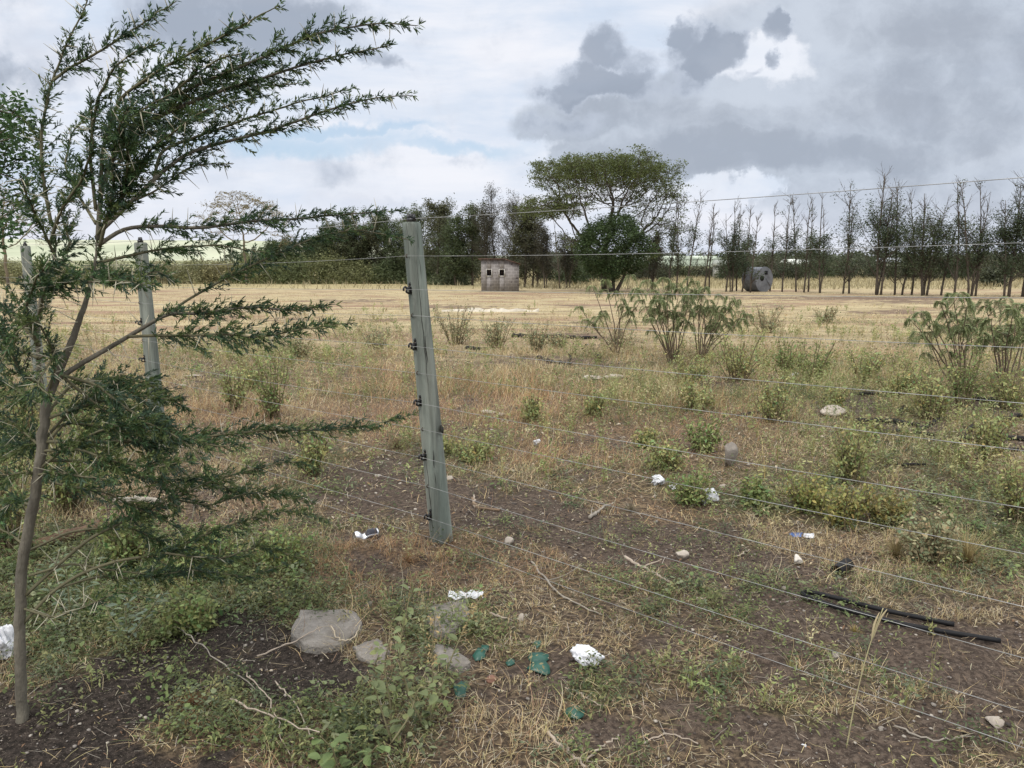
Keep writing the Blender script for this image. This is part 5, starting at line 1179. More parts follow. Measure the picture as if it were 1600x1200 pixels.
SHR = [(15, 860, 110, 190, 'tall yellow-green shrub behind the thorn trunk, cut by the left edge', YG), (110, 800, 130, 120, 'broad green shrub behind the thorn trunk, by the brown log', DG), (30, 700, 90, 130, 'yellowish shrub between the thorn trunk and the farthest post', YG), (330, 900, 150, 70, 'broad low green weed patch under the lowest thorn branches', DG), (210, 880, 120, 80, 'green weed below the brown log', DG), (440, 890, 80, 50, 'low green weed left of the crushed can', DG), (300, 985, 90, 50, 'low green weed on the black soil, lower left', DG), (150, 720, 90, 100, 'green shrub above the brown log, behind thorn branches', DG),
 (712, 538, 62, 52, 'pale shrub just right of the leaning post, left of its neighbour', SG), (776, 545, 52, 40, 'pale green shrub below the block hut, second right of the leaning post', SG), (838, 552, 40, 36, 'thin grey shrub by the charred strip below the hut', SG),
 (1150, 595, 90, 62, 'yellow-green shrub under the right end of the drooping shrubs', YG), (1075, 600, 70, 40, 'yellow-green shrub at the foot of the full drooping shrub', YG), (1228, 590, 56, 52, 'bright green shrub just left of the white bag in the field', DG), (1268, 598, 60, 62, 'bright green shrub just right of the white bag in the field', DG),
 (1195, 520, 60, 36, 'thin pale shrub far out, below the steel tank', SG), (1290, 505, 34, 22, 'small far-off shrub in the yellow field right of the tank', SG), (1350, 600, 60, 44, 'olive shrub behind the flat pale stone on the right', YG), (1400, 620, 70, 50, 'olive shrub left of the tall right-hand drooping shrub', YG),
 (1452, 655, 70, 70, 'green shrub among the charred logs on the right', YG), (1505, 640, 60, 90, 'tall leafy green shrub at the foot of the right-hand drooping shrub', DG), (1545, 720, 80, 70, 'pale green shrub near the right edge, below the charred logs', YG), (1330, 755, 60, 80, 'upright leafy weed in the middle of the right-hand grass', YG),
 (1350, 700, 46, 44, 'small leafy weed just above the tall upright weed on the right', YG), (1262, 800, 70, 56, 'yellow-leaved weed beside the second wire gap, left of a like one', (.30, .30, .10)), (1320, 822, 90, 60, 'yellow-leaved weed in the lower right grass', (.30, .29, .10)), (1385, 815, 70, 40, 'rounded yellow-green weed right of the yellow-leaved weed', (.27, .24, .09)),
 (1455, 878, 90, 70, 'leafy green weed in tall grass above the black hose', SG), (1205, 660, 56, 62, 'green weed beside the burnt stick in the middle of the field', YG), (1085, 640, 60, 40, 'bright weed left of the burnt hollow', YG), (1096, 706, 60, 46, 'green weed right behind the upright grey stone', DG), (1180, 790, 40, 40, 'small bright weed right of the white bags', DG),
 (1085, 790, 74, 46, 'leafy green weed growing over the white bags', DG), (1040, 735, 60, 40, 'green weed above the white bags', YG), (740, 722, 60, 30, 'yellow-green clump right of the leaning post foot', YG), (690, 712, 34, 30, 'small yellow-green clump touching the leaning post', YG), (830, 660, 30, 40, 'thin pale weed in the red grass right of the leaning post', YG),
 (965, 545, 50, 26, 'low grey shrub at the foot of the thin drooping shrub', SG), (370, 640, 40, 66, 'thin green weed between the middle and leaning posts', YG), (425, 655, 56, 90, 'thin twiggy weed left of the leaning post', DG), (395, 610, 40, 34, 'small pale weed behind the twiggy weed on the left', YG), (470, 560, 44, 30, 'pale little shrub in the field left of the leaning post', SG), (590, 545, 40, 26, 'pale little shrub just left of the leaning post', SG),
 (1590, 820, 70, 90, 'leafy weed cut by the right edge', YG), (1575, 640, 70, 60, 'green shrub at the right edge behind the charred logs', YG), (490, 745, 50, 70, 'bright leafy weed at the tip of the thorn branches', YG), (870, 545, 30, 20, 'tiny shrub beside the charred strip', SG), (1300, 640, 40, 30, 'small weed touching the flat pale stone', YG), (930, 650, 26, 30, 'small thin weed alone in the middle of the red grass', YG), (1010, 700, 30, 26, 'small weed in the red grass left of the upright stone', YG)]
for i, (px, py, w, h, lab, c) in enumerate(SHR): leafy_shrub(px, py, w, h, lab, 700 + i, c)

# foreground weeds with rounder leaves
def stem_weed(paths, label, seed, lf, lw, col, spike=(), name='leafy_weed', gap=.035, hang=.4, foot_=None, droop=0):
    r_ = np.random.default_rng(seed); g = G(*foot_); root = empty(name, tuple(g), label=label, cat='weed', group=None); T = MB(); Lf = MB(); S = MB()
    for pi, p in enumerate(paths):
        n = len(p); yb = g[1] + r_.uniform(-.05, .05)
        q = resample(np.array([at(a, b, yb + .10 * i / n * (1 if pi % 2 else -1)) for i, (a, b) in enumerate(p)]) - g, 24); T.tube(q, np.linspace(.0032, .0014, 24), 6, (.22, .20, .11))
        Ls = np.linalg.norm(np.diff(q, axis=0), axis=1).sum(); m = max(3, int(Ls / gap))
        for u in np.linspace(.12, .97, m):
            j = min(22, int(u * 23))
            if pi in spike and u > .55:
                k = 26; c = q[j] + r_.normal(0, .010, (k, 3)); leafcloud(S, c[:14], 2, .003, .010, np.tile((.42, .31, .15), (14, 1)), r_); continue
            for s in (0, 1):
                a = r_.random() * 6.28; d = norm(np.array([math.cos(a), math.sin(a), r_.uniform(-.1, .7)])); L_ = lf * (.6 + .6 * r_.random()); pet = q[j] + d * L_ * .35
                T.tube([q[j], pet], [.001, .0009], 3, (.20, .22, .09), cap=False)
                t = np.linspace(0, 1, 7)[:, None]; pts = pet + d * L_ * t - np.array([0, 0, 1.]) * t ** 2 * L_ * (hang * r_.random() + droop); sd = norm(np.cross(d, [0, 0, 1.]) + r_.normal(0, .25, 3))
                w = np.sin(np.linspace(.12, 1, 7) * math.pi * .97) ** .7; cc = np.array(col) * (.75 + .5 * r_.random()) * (1 + .25 * (r_.random() < .2) * np.array([1, .6, 0]))
                for sg in (-1, 1):                 # two halves of a leaf folded along its midrib
                    half = norm(sd * sg + np.array([0, 0, .35])); mid = pts[:, None] + half * (w * lw * L_ / lf)[:, None, None] * .25
                    Lf.strips(mid.transpose(1, 0, 2), np.tile(half, (1, 1)), (w * lw * L_ / lf * .5)[None], cc[None])
    T.build('stem', M_TWIG, root, smooth=True); Lf.build('foliage', M_LEAF, root)
    if S.v: S.build('flower_spike', M_LEAF, root)
PG = (.19, .225, .105)
stem_weed([[(672, 1130), (676, 1060), (676, 1000), (680, 955)], [(672, 1130), (700, 1040), (735, 960), (790, 876)], [(665, 1140), (640, 1090), (622, 1020), (640, 930), (655, 895)]], 'tall weed with yellow seed spikes in front of the grey slabs', 81, .032, .022, PG, spike=(0, 1), foot_=(670, 1140), gap=.05)
stem_weed([[(612, 1160), (610, 1100), (600, 1040), (612, 985)], [(612, 1160), (640, 1120), (655, 1070), (690, 1085)], [(612, 1160), (590, 1090), (580, 1060)], [(620, 1160), (650, 1170), (655, 1120)]], 'pale round-leaved weed left of the seed-spiked weed', 82, .036, .027, PG, foot_=(615, 1165), gap=.045)
stem_weed([[(530, 1205), (520, 1170), (500, 1150)], [(530, 1205), (550, 1165), (545, 1140)], [(540, 1210), (575, 1180), (590, 1165)], [(530, 1205), (505, 1190), (490, 1185)]], 'broad round-leaved weed at the bottom edge', 83, .042, .036, (.17, .23, .09), foot_=(530, 1212), gap=.035)
stem_weed([[(200, 1000), (195, 950), (215, 905)], [(200, 1000), (170, 960), (160, 930)], [(200, 1000), (230, 960), (250, 930)]], 'pale grey-leaved weed growing right of the thorn tree trunk', 84, .035, .014, (.19, .24, .17), foot_=(200, 1005), gap=.022)
stem_weed([[(110, 960), (105, 900), (90, 860)], [(110, 960), (140, 905), (150, 870)], [(110, 960), (70, 910), (75, 880)]], 'pale grey-leaved weed touching the thorn tree trunk', 85, .034, .014, (.17, .22, .14), foot_=(112, 965), gap=.022)
stem_weed([[(590, 1080), (586, 1040), (596, 1010)], [(590, 1080), (560, 1050), (545, 1030)]], 'small round-leaved weed below the left grey slab', 86, .026, .02, PG, foot_=(590, 1085), gap=.03)
def spiky_tuft(px, py, n, ln, label, col, seed, w=.003):
    r_ = np.random.default_rng(seed); g = G(px, py); mb = MB(); az = r_.random(n) * 6.28; el = r_.uniform(.1, 1.5, n); d = np.stack([np.cos(az) * np.cos(el), np.sin(az) * np.cos(el), np.sin(el)], 1); t = np.linspace(0, 1, 5)[None, :, None]; L_ = ln * (.5 + .6 * r_.random(n))[:, None, None]
    mb.strips(d[:, None] * L_ * t - np.array([0, 0, 1.]) * L_ * t ** 2 * .25, norm(np.cross(d, [0, 0, 1.])), np.linspace(1, .2, 5) * w, np.array(col) * (.7 + .6 * r_.random((n, 1))))
    o = mb.build('grass_tuft', M_GRASS); o.location = g; tag(o, label, 'grass tuft', 'separate grass tufts in the foreground')
spiky_tuft(158, 985, 60, .15, 'bright green spiky tuft right of the thorn tree trunk', (.10, .17, .06), 1)
spiky_tuft(890, 1130, 60, .07, 'small bright green tuft beside the dark green plastic at the bottom', (.12, .19, .05), 2)
spiky_tuft(1235, 1048, 60, .05, 'yellow-green tuft left of the tall dry stalk', (.24, .23, .08), 3)
spiky_tuft(1335, 990, 90, .05, 'yellow dry tuft below the black hose', (.34, .27, .10), 4)
spiky_tuft(1140, 970, 60, .06, 'straw tuft on bare soil between the stick and the hose', (.38, .28, .14), 5)
spiky_tuft(985, 800, 120, .12, 'grey twiggy tuft behind the branched root', (.22, .19, .13), 6)
spiky_tuft(620, 700, 140, .14, 'brown bunched tuft left of the leaning post', (.20, .15, .07), 7, .004)
spiky_tuft(1510, 880, 260, .26, 'large tall straw tuft near the right edge', (.34, .27, .13), 8, .004)
spiky_tuft(1400, 870, 200, .2, 'straw tuft above the black hose, left of the large one', (.30, .24, .12), 9, .004)
spiky_tuft(1590, 760, 200, .3, 'tall straw tuft cut by the right edge', (.34, .28, .15), 10, .004)
spiky_tuft(300, 1110, 160, .10, 'rust-brown dry tuft on black soil, lower left', (.26, .14, .07), 11)
spiky_tuft(700, 850, 120, .10, 'rusty dry tuft at the foot of the leaning post', (.34, .20, .10), 12)
spiky_tuft(640, 880, 140, .11, 'rusty dry tuft just left of the leaning post foot', (.33, .20, .10), 13)
def stalk():
    g = G(1322, 1172); mb = MB(); y = g[1]
    q = resample(np.array([at(a, b, y) for a, b in ((1322, 1172), (1335, 1100), (1352, 1030), (1368, 980), (1380, 950))]) - g, 18); mb.tube(q, np.linspace(.0022, .0014, 18), 6, (.40, .36, .20))
    root = empty('grass_stalk', tuple(g), label='single tall pale grass stalk with a forked seed head, lower right', cat='grass stalk'); mb.build('stem', M_TWIG, root, smooth=True)
    for a in ([(1362, 1000), (1374, 968), (1386, 952)], [(1362, 1000), (1366, 975), (1374, 957)]):
        m2 = MB(); q = resample(np.array([at(x, z, y + .005) for x, z in a]) - g, 12); m2.tube(q, np.array([.002, .003, .0035, .0035, .004, .0035, .004, .0035, .003, .003, .002, .001]), 6, (.48, .40, .24)); m2.build('seed_head', M_TWIG, root, smooth=True)
stalk()

# ------------------------------------------------------------------ stones
def rock(px, py, w, h, label, seed, flat=.5, mat_=None, depth=.8, sink=.3, rough=.25, name='stone'):
    g = G(px, py + h * .35); s = g[1] / FPX / CP; sx = w * s / 2; sz = max(h * s / 2, .004); v, f = rock_mesh(seed, sx, sx * depth, sz * (1.15 if flat < 1 else 1), 3, rough)
    a = seed * .7; c_, s_ = math.cos(a * .2), math.sin(a * .2); v = np.stack([v[:, 0] * c_ - v[:, 1] * s_, v[:, 0] * s_ + v[:, 1] * c_, v[:, 2]], 1)
    mb = MB(); mb.raw(v, f); o = mb.build(name, mat_ or M_STONE); o.location = (g[0], g[1] + sx * depth * .5, g[2] + sz * (1 - 2 * sink)); tag(o, label, 'stone', 'loose stones about the fence')
    return o
M_PALE = mat('pale_stone', (.42, .37, .31), second=(.30, .26, .22), var=.2, scale=30, bump=.4, rough=.9)
M_SLAB = mat('grey_slab', (.25, .23, .205), second=(.205, .185, .16), var=.15, scale=40, bump=.7, bscale=90, rough=.95)
def slab(corners, label, thick=.022, seed=0):
    thick += .009
    g = [G(*c) for c in corners]; r_ = np.random.default_rng(seed); c0 = np.mean(g, 0); n = len(g)
    out = []
    for a, b in zip(g, g[1:] + g[:1]):
        for t in (0, .25, .5, .75): out.append(a + (b - a) * t + r_.normal(0, .005, 3) * [1, 1, 0])
    out = np.array(out) - c0; zt = np.max([p[2] for p in g]) - c0[2] + thick; m = len(out); mb = MB()
    tilt = lambda p: p[:, 0] * r_t[0] + p[:, 1] * r_t[1]; r_t = r_.normal(0, .04, 2)
    rings = []
    for s, dz in ((1.0, -.04), (1.01, thick * .4), (1.0, thick * .92), (.985, thick), (.6, thick * 1.03), (.25, thick * 1.0)):
        q = out * s; q[:, 2] = dz + tilt(q) + r_.normal(0, .0015, m); rings.append(q)
    i = np.arange(len(rings) - 1)[:, None] * m; j = np.arange(m)[None]; j2 = (j + 1) % m
    F = [tuple(q) for q in np.stack([i + j, i + j2, i + m + j2, i + m + j], -1).reshape(-1, 4)] + [tuple(range((len(rings) - 1) * m, len(rings) * m))]
    mb.raw(np.concatenate(rings), F); o = mb.build('flat_stone', M_SLAB); o.location = c0; tag(o, label, 'stone slab', 'broken flat slabs in front of the leaning post')
slab([(454, 1008), (471, 970), (557, 965), (564, 990), (531, 1020), (482, 1022)], 'large broken grey slab, leftmost, beside the black soil', .03, 1)
slab([(668, 966), (726, 947), (735, 970), (722, 986), (706, 1004), (672, 998)], 'upper grey slab behind the seed-spiked weed', .03, 2)
slab([(676, 1019), (697, 1018), (736, 1046), (718, 1057), (690, 1044)], 'narrow grey slab lying between the two larger and the green plastic', .022, 3)
slab([(552, 1018), (590, 1008), (608, 1026), (598, 1044), (560, 1036)], 'small grey slab between the large left slab and the weed', .018, 4)
rock(1140, 716, 32, 44, 'upright triangular grey stone in the middle of the field', 5, sink=.15, depth=.5)
rock(1306, 643, 54, 16, 'flat pale stone among dark debris, centre right', 6, mat_=M_PALE, sink=.1)
rock(795, 848, 20, 14, 'pale cream stone at the right foot of the leaning post', 7, mat_=M_PALE, sink=.15)
rock(1066, 871, 30, 15, 'flattish pale grey stone on bare soil below the white bags', 8, mat_=M_PALE, sink=.15)
rock(1247, 878, 22, 17, 'whitish stone left of the short black pipe', 9, mat_=mat('chalk', (.6, .56, .5), var=.3, scale=40, rough=.9), sink=.1)
rock(1307, 1027, 18, 13, 'small dark grey stone left of the tall dry stalk', 10, sink=.2)
rock(1461, 1034, 20, 9, 'small dark flat stone below the hose, right of the stalk', 11, sink=.2)
rock(1492, 1085, 20, 12, 'small pale grey stone in the lower right soil', 12, mat_=M_PALE, sink=.2)
rock(1557, 1128, 32, 22, 'tan stone near the lower right corner', 13, mat_=M_PALE, sink=.2)
rock(1093, 937, 16, 9, 'small pale stone right of the long curved stick', 14, mat_=M_PALE, sink=.2)
rock(815, 965, 22, 13, 'pale stone in the weeds right of the upper slab', 15, mat_=M_PALE, sink=.2)
rock(575, 945, 18, 12, 'small grey stone left of the upper slab', 16, sink=.25)
rock(767, 1062, 22, 13, 'small reddish stone below the green plastic', 17, mat_=mat('red_stone', (.22, .12, .085), var=.3, rough=.9), sink=.2)
rock(1130, 760, 16, 9, 'small pale stone right of the white bags', 18, mat_=M_PALE)
rock(590, 744, 14, 8, 'small pale stone on bare soil left of the post', 19, mat_=M_PALE)
rock(704, 748, 14, 9, 'small pale stone touching the right side of the post', 20, mat_=M_PALE)
rock(762, 645, 26, 6, 'pale flat stone in the red grass right of the post', 21, mat_=M_PALE, sink=.1)
rock(783, 648, 16, 6, 'smaller flat stone in the red grass beside the pale flat one', 22, mat_=M_PALE, sink=.1)
rock(285, 604, 14, 6, 'white stone in the rubble right of the middle post', 23, mat_=M_PALE, sink=.1)
rock(300, 588, 26, 5, 'flat pale stone in the rubble, farthest right of the middle post', 24, mat_=M_PALE, sink=.1)
rock(1378, 1140, 14, 9, 'small stone in the soil right of the stalk foot', 25)
rock(1225, 920, 12, 8, 'little stone on bare soil left of the hose bend', 26)
rock(925, 592, 34, 9, 'pale broken block in the middle field, left one of a pair', 27, mat_=M_PALE, sink=.1)
rock(960, 590, 40, 11, 'pale broken block in the middle field, right one of a pair', 28, mat_=M_PALE, sink=.1)

# ------------------------------------------------------------------ litter
def crumple(px, py, w, h, label, seed, m, name='plastic_bag', cat='litter', depth=.8, sharp=1.0, group='white litter in the grass'):
    import bmesh
    g = G(px, py + h * .4); s = g[1] / FPX / CP; bm = bmesh.new(); bmesh.ops.create_icosphere(bm, subdivisions=5, radius=1); v = np.array([p.co[:] for p in bm.verts]); f = [tuple(q.index for q in p.verts) for p in bm.faces]; bm.free()
    n1 = fbm(v[:, 0] * 1.3 + seed, v[:, 1] * 1.3 + v[:, 2] * 1.7, 2, seed); n2 = np.abs(fbm(v[:, 0] * 2.6 + v[:, 2] * 2, v[:, 1] * 2.6 - seed, 3, seed + 3)); n3 = np.abs(fbm(v[:, 1] * 6 + v[:, 2] * 5, v[:, 0] * 6, 2, seed + 7))
    v = v * (1 + .9 * n1 * sharp + .6 * (.12 - n2) * sharp * 2 - .25 * n3)[:, None]; r_ = np.random.default_rng(seed)
    for _ in range(5): nn = norm(r_.normal(size=3)); dd = .5 + .3 * r_.random(); q = v @ nn; v = v - np.clip(q - dd, 0, None)[:, None] * nn * 1.5
    v = v * np.array([w * s / 2, w * s / 2 * depth, h * s / 2]); v[:, 2] = np.maximum(v[:, 2], -h * s * .42)
    mb = MB(); mb.raw(v, f); o = mb.build(name, m, smooth=False); o.location = (g[0], g[1] + w * s * .2, g[2] + h * s * .40); tag(o, label, cat, group); return o
M_WHITE = mat('white_plastic', (.72, .73, .76), var=.08, scale=30, rough=.42, spec=.5, trans=.1)
M_CREAM = mat('cream_sheet', (.52, .47, .38), var=.15, scale=5, rough=.8)
crumple(917, 1030, 54, 36, 'white crumpled plastic container beside the green plastic pieces', 1, M_WHITE, 'plastic_container', sharp=.75)
crumple(1030, 753, 26, 18, 'white torn bag, leftmost of three lying in the middle field', 2, M_WHITE)
crumple(1058, 763, 24, 10, 'flat white scrap, middle of three bags in the middle field', 3, M_WHITE)
crumple(1102, 776, 34, 30, 'white torn bag, rightmost and largest of three under a leafy weed', 4, M_WHITE)
crumple(1243, 590, 18, 14, 'small grey-white bag between two bright green shrubs', 5, M_WHITE)
crumple(4, 1005, 36, 70, 'white plastic heap cut by the left edge beside the thorn trunk', 6, M_WHITE)
crumple(1256, 1168, 14, 10, 'tiny white scrap at the bottom right', 7, M_WHITE)
crumple(1090, 1052, 10, 7, 'tiny white scrap left of the dry stalk', 8, M_WHITE)
crumple(1266, 839, 20, 9, 'crumpled pale wrapper end next to the blue bottle scrap', 9, M_WHITE)
crumple(838, 692, 12, 12, 'white scrap standing in red grass right of the post', 10, M_WHITE)
M_BLUE = mat('blue_plastic', (.06, .12, .30), rough=.35, spec=.5)
crumple(1247, 836, 22, 8, 'blue crumpled wrapper lying in the grass above the whitish stone', 11, M_BLUE, 'wrapper', group=None)
# torn pale paper under the weed
def paper():
    g = G(728, 936); s = g[1] / FPX; xs = np.linspace(-29, 29, 26) * s; ys = np.linspace(-.03, .03, 9); X, Y = np.meshgrid(xs, ys); Z = .018 + .018 * fbm(X * 30, Y * 30, 3, 4) + .012 * np.abs(np.sin(X * 70)) ; Y = Y + .012 * np.sin(X * 45); Z[0] -= .008
    i = np.arange(8)[:, None] * 26; j = np.arange(25)[None]; f = np.stack([i + j, i + j + 1, i + 27 + j, i + 26 + j], -1).reshape(-1, 4); mb = MB(); mb.raw(np.stack([X, Y, Z], -1).reshape(-1, 3), f); mb.raw(np.stack([X, Y, Z - .0015], -1).reshape(-1, 3), f[:, ::-1])
    o = mb.build('torn_sheet', M_WHITE); o.location = g; tag(o, 'torn white sheet lying in the grass behind the upper grey slab', 'litter', 'white litter in the grass')
paper()
# pale tarpaulin strip far out in the field
def tarp(px0, px1, py, label, seed):
    a, b = G(px0, py), G(px1, py); n = 60; t = np.linspace(0, 1, n); r_ = np.random.default_rng(seed); c = a + (b - a) * t[:, None]; c[:, 1] += .5 * fbm(t * 4, t * 0 + seed, 3, seed); w = .20 * (.15 + 1.3 * vnoise(t * 11, t * 0, seed)) * np.minimum(1, np.minimum(t, 1 - t) * 12 + .2)
    V = []; K = 7
    for k in range(K):
        u = k / (K - 1) * 2 - 1; q = c.copy(); q[:, 1] += u * w * 1.3; q[:, 2] = H(q[:, 0], q[:, 1]) + .01 + (1 - u * u) * (.01 + .13 * vnoise(t * 13 + k, t * 0 + k, seed) ** 2); 
        if k in (0, K - 1): q[:, 2] -= .06
        V.append(q)
    V = np.array(V) - a; i = np.arange(K - 1)[:, None] * n; j = np.arange(n - 1)[None]; mb = MB(); mb.raw(V.reshape(-1, 3), np.stack([i + j, i + j + 1, i + n + 1 + j, i + n + j], -1).reshape(-1, 4)); o = mb.build('tarpaulin', M_CREAM); o.location = a; tag(o, label, 'tarpaulin')
tarp(690, 842, 487, 'long pale strip of sheeting lying in the field below the block hut', 3)
# green plastic shards
M_GREEN = mat('green_plastic', (.014, .085, .058), second=(.012, .062, .045), var=.15, scale=20, rough=.4, spec=.5)
def shard(px, py, w, h, label, seed, z=.01, tilt=.25):
    r_ = np.random.default_rng(seed + 40); g = G(px, py); s = g[1] / FPX; n = 7; th = np.sort(r_.random(n) * .7 + np.linspace(0, 6.28, n, endpoint=False)); rad = .55 + .6 * r_.random(n); sy = h / w / math.sin(math.atan2(CAM_H, g[1]))
    P_ = np.stack([np.cos(th) * rad * w * s / 2, np.sin(th) * rad * w * s / 2 * min(sy, 1.3), np.zeros(n)], 1); P_[:, 2] = P_[:, 1] * tilt + .004 * r_.random(n) + z
    mb = MB(); q = P_.copy(); q[:, 2] -= .003; mid = P_.mean(0) + [0, 0, .004]
    mb.raw(np.concatenate([P_, q, [mid]]), [(i, (i + 1) % n, 2 * n) for i in range(n)] + [(n + i, n + (i + 1) % n, (i + 1) % n, i) for i in range(n)] + [tuple(range(2 * n - 1, n - 1, -1))])
    o = mb.build('plastic_shard', M_GREEN); o.location = g; tag(o, label, 'plastic shard', 'broken dark green plastic pieces')
shard(750, 1031, 26, 16, 'round green plastic shard right of the narrow slab', 1, .022)
shard(757, 1018, 16, 10, 'small dark green shard just behind the round one', 2, .016)
shard(799, 1040, 18, 11, 'small three-cornered green shard between the round one and the large one', 3, .014)
shard(844, 1050, 42, 17, 'large flat green shard left of the white container', 4, .02)
shard(842, 1034, 40, 14, 'dark green shard right behind the large flat one', 5, .018)
shard(840, 1014, 16, 10, 'small green shard, topmost by the white container', 6, .02)
shard(719, 1087, 26, 26, 'tilted green shard below the narrow slab', 7, .024, .5)
shard(895, 1122, 50, 18, 'muted green shard under the small bright tuft at the bottom', 8, .018)
# crushed can
def can():
    g = G(573, 846); root = empty('drink_can', tuple(g), label='crushed silver and black drink can left of the leaning post', cat='can')
    al = mat('aluminium', (.78, .78, .80), var=.1, rough=.25, metal=.9); bl = mat('can_label', (.03, .03, .04), var=.2, rough=.35); r = .03
    a = np.array([-.062, -.01, r]); b = np.array([.052, .05, r]); d = norm(b - a); n = 20; th = np.linspace(0, 2 * math.pi, n, endpoint=False); u = norm(np.cross(d, [0, 0, 1.])); w = np.cross(u, d)
    mb = MB(); V = []; qs = np.linspace(0, 1, 15)
    for q in qs:
        dent = 1 - .45 * math.exp(-((q - .36) / .12) ** 2) * np.clip(np.sin(th) + .3, 0, 1); rr_ = r * dent * (1 - .15 * (q > .93) - .12 * (q < .04)); c = a + (b - a) * q + w * (-.010 * math.exp(-((q - .36) / .15) ** 2)); V.append(c + rr_[:, None] * (np.cos(th)[:, None] * u + np.sin(th)[:, None] * w))
    i = np.arange(14)[:, None] * n; j = np.arange(n)[None]; j2 = (j + 1) % n; f = np.stack([i + j, i + j2, i + n + j2, i + n + j], -1).reshape(-1, 4)
    mb.raw(np.concatenate(V), f[:n * 14]); o = mb.build('can_body', al, root, smooth=True); o.data.materials.append(bl)
    for p in o.data.polygons:
        k = p.index // n; p.material_index = 1 if (6 <= k <= 12) and (p.index % n) % 9 != 0 else 0
    for c, s in ((V[0], -1), (V[-1], 1)):
        m2 = MB(); cc = c.mean(0); inner = cc + (c - cc) * .82 - d * s * .004; m2.raw(np.concatenate([c + d * s * .001, cc + (c - cc) * .92 + d * s * .003, inner]), [(k, (k + 1) % n, n + (k + 1) % n, n + k) for k in range(n)] + [(n + k, n + (k + 1) % n, 2 * n + (k + 1) % n, 2 * n + k) for k in range(n)] + [tuple(range(2 * n, 3 * n))]); m2.build('can_end', al, root)
can()
# black pipe and hose
M_HOSE = mat('black_hose', (.010, .010, .011), var=.25, scale=30, rough=.6, spec=.22)
def pipe_piece():
    a, b = G(1306, 902), G(1333, 884); a[2] += .030; b[2] += .030; mb = MB(); d = norm(b - a); r = .030; n = 20; th = np.linspace(0, 2 * math.pi, n, endpoint=False); u = norm(np.cross(d, [0, 0, 1.])); w = np.cross(u, d); b = a + d * .15
    ring = lambda c, rr_: c + rr_ * (np.cos(th)[:, None] * u + np.sin(th)[:, None] * w)
    V = [ring(a + (b - a) * t - a, r * (1 + .03 * math.sin(t * 40))) for t in np.linspace(0, 1, 10)] + [ring(b - a, r * .85), ring(np.zeros(3), r * .85)]; m = len(V)
    i = np.arange(m)[:, None] * n; i2 = ((np.arange(m) + 1) % m)[:, None] * n; j = np.arange(n)[None]; j2 = (j + 1) % n
    mb.raw(np.concatenate(V), np.stack([i + j, i + j2, i2 + j2, i2 + j], -1).reshape(-1, 4)); o = mb.build('pipe_piece', M_HOSE, smooth=False); o.location = a; tag(o, 'short piece of black pipe lying above the folded hose', 'pipe')
pipe_piece()
def hose():
    pth = [(1562, 1014), (1480, 1000), (1400, 984), (1350, 972), (1300, 957), (1262, 944), (1248, 938), (1262, 935), (1300, 943), (1345, 955), (1385, 966), (1430, 976), (1490, 987)]
    P_ = np.array([G(*p) for p in pth]); P_ = resample(P_, 80); zz = H(P_[:, 0], P_[:, 1]); zz = np.convolve(np.pad(zz, 8, mode='edge'), np.ones(17) / 17, 'valid'); P_[:, 2] = zz + .030; o0 = P_[0].copy(); mb = MB(); mb.tube(P_ - o0, .0105, 10); o = mb.build('garden_hose', M_HOSE, smooth=True); o.location = o0; tag(o, 'black hose folded back on itself, lying on bare soil at the right', 'hose')
hose()
# sticks, logs and beams
def stick(pth, r0, r1, label, col, name='fallen_stick', lift=.008, cat='stick', group='fallen sticks and twigs', wob=.004, forks=0, ups=None, seed=0, n=10, mm=None):
    r_ = np.random.default_rng(seed + len(pth) * 7 + int(pth[0][0])); P_ = np.array([G(*p) for p in pth]); k = max(8, len(pth) * 5); P_ = resample(P_, k); P_[:, 2] = np.maximum(P_[:, 2], H(P_[:, 0], P_[:, 1])) + lift
    if ups is not None: P_[:, 2] += np.interp(np.linspace(0, 1, k), np.linspace(0, 1, len(ups)), ups)
    P_ += r_.normal(0, wob, P_.shape) * [1, 1, .5]; o0 = P_[0].copy(); mb = MB(); mb.tube(P_ - o0, np.linspace(r0, r1, k) * (1 + .12 * r_.normal(size=k)), n, col)
    for _ in range(forks):
        j = r_.integers(2, k - 2); d = norm(norm(P_[j + 1] - P_[j]) + r_.normal(0, .6, 3) * [1, 1, .4] + [0, 0, .3]); tw = curve(P_[j] - o0, d, np.linalg.norm(P_[-1] - P_[0]) * .3, r_, 5, .15); mb.tube(tw, np.linspace(r1 * .9, r1 * .4, 5), 5, col)
    o = mb.build(name, mm or M_TWIG, smooth=False); o.location = o0; tag(o, label, cat, group)
PT, GT, BK, BR = (.36, .30, .24), (.27, .24, .20), (.018, .016, .015), (.13, .085, .055)
stick([(975, 873), (1005, 890), (1046, 912)], .009, .006, 'pale stick on bare soil below the white bags', PT, forks=1)
stick([(738, 782), (745, 796), (780, 800)], .010, .007, 'short brown stick right of the leaning post', (.20, .14, .09))
stick([(740, 776), (742, 795)], .007, .005, 'short upright pale twig right of the leaning post', PT)
stick([(830, 880), (868, 928), (905, 950), (940, 965)], .006, .003, 'long curved stick beside the bare soil, running from the post foot', GT, forks=1)
stick([(920, 815), (938, 802), (958, 790)], .011, .005, 'branched grey root on bare soil, centre', GT, forks=4, lift=.02)
stick([(360, 1108), (420, 1145), (500, 1200)], .0036, .002, 'long pale bare twig at the lower left, highest of the fan', PT, ups=[.03, .06, .10])
stick([(430, 1075), (462, 1120), (490, 1185)], .0026, .0016, 'thin pale twig crossing the fan at the lower left', PT, ups=[.02, .05, .05])
stick([(385, 1070), (430, 1135), (450, 1195)], .0024, .0014, 'thin pale twig nearest the thorn tree in the fan', PT, ups=[.04, .06, .02])
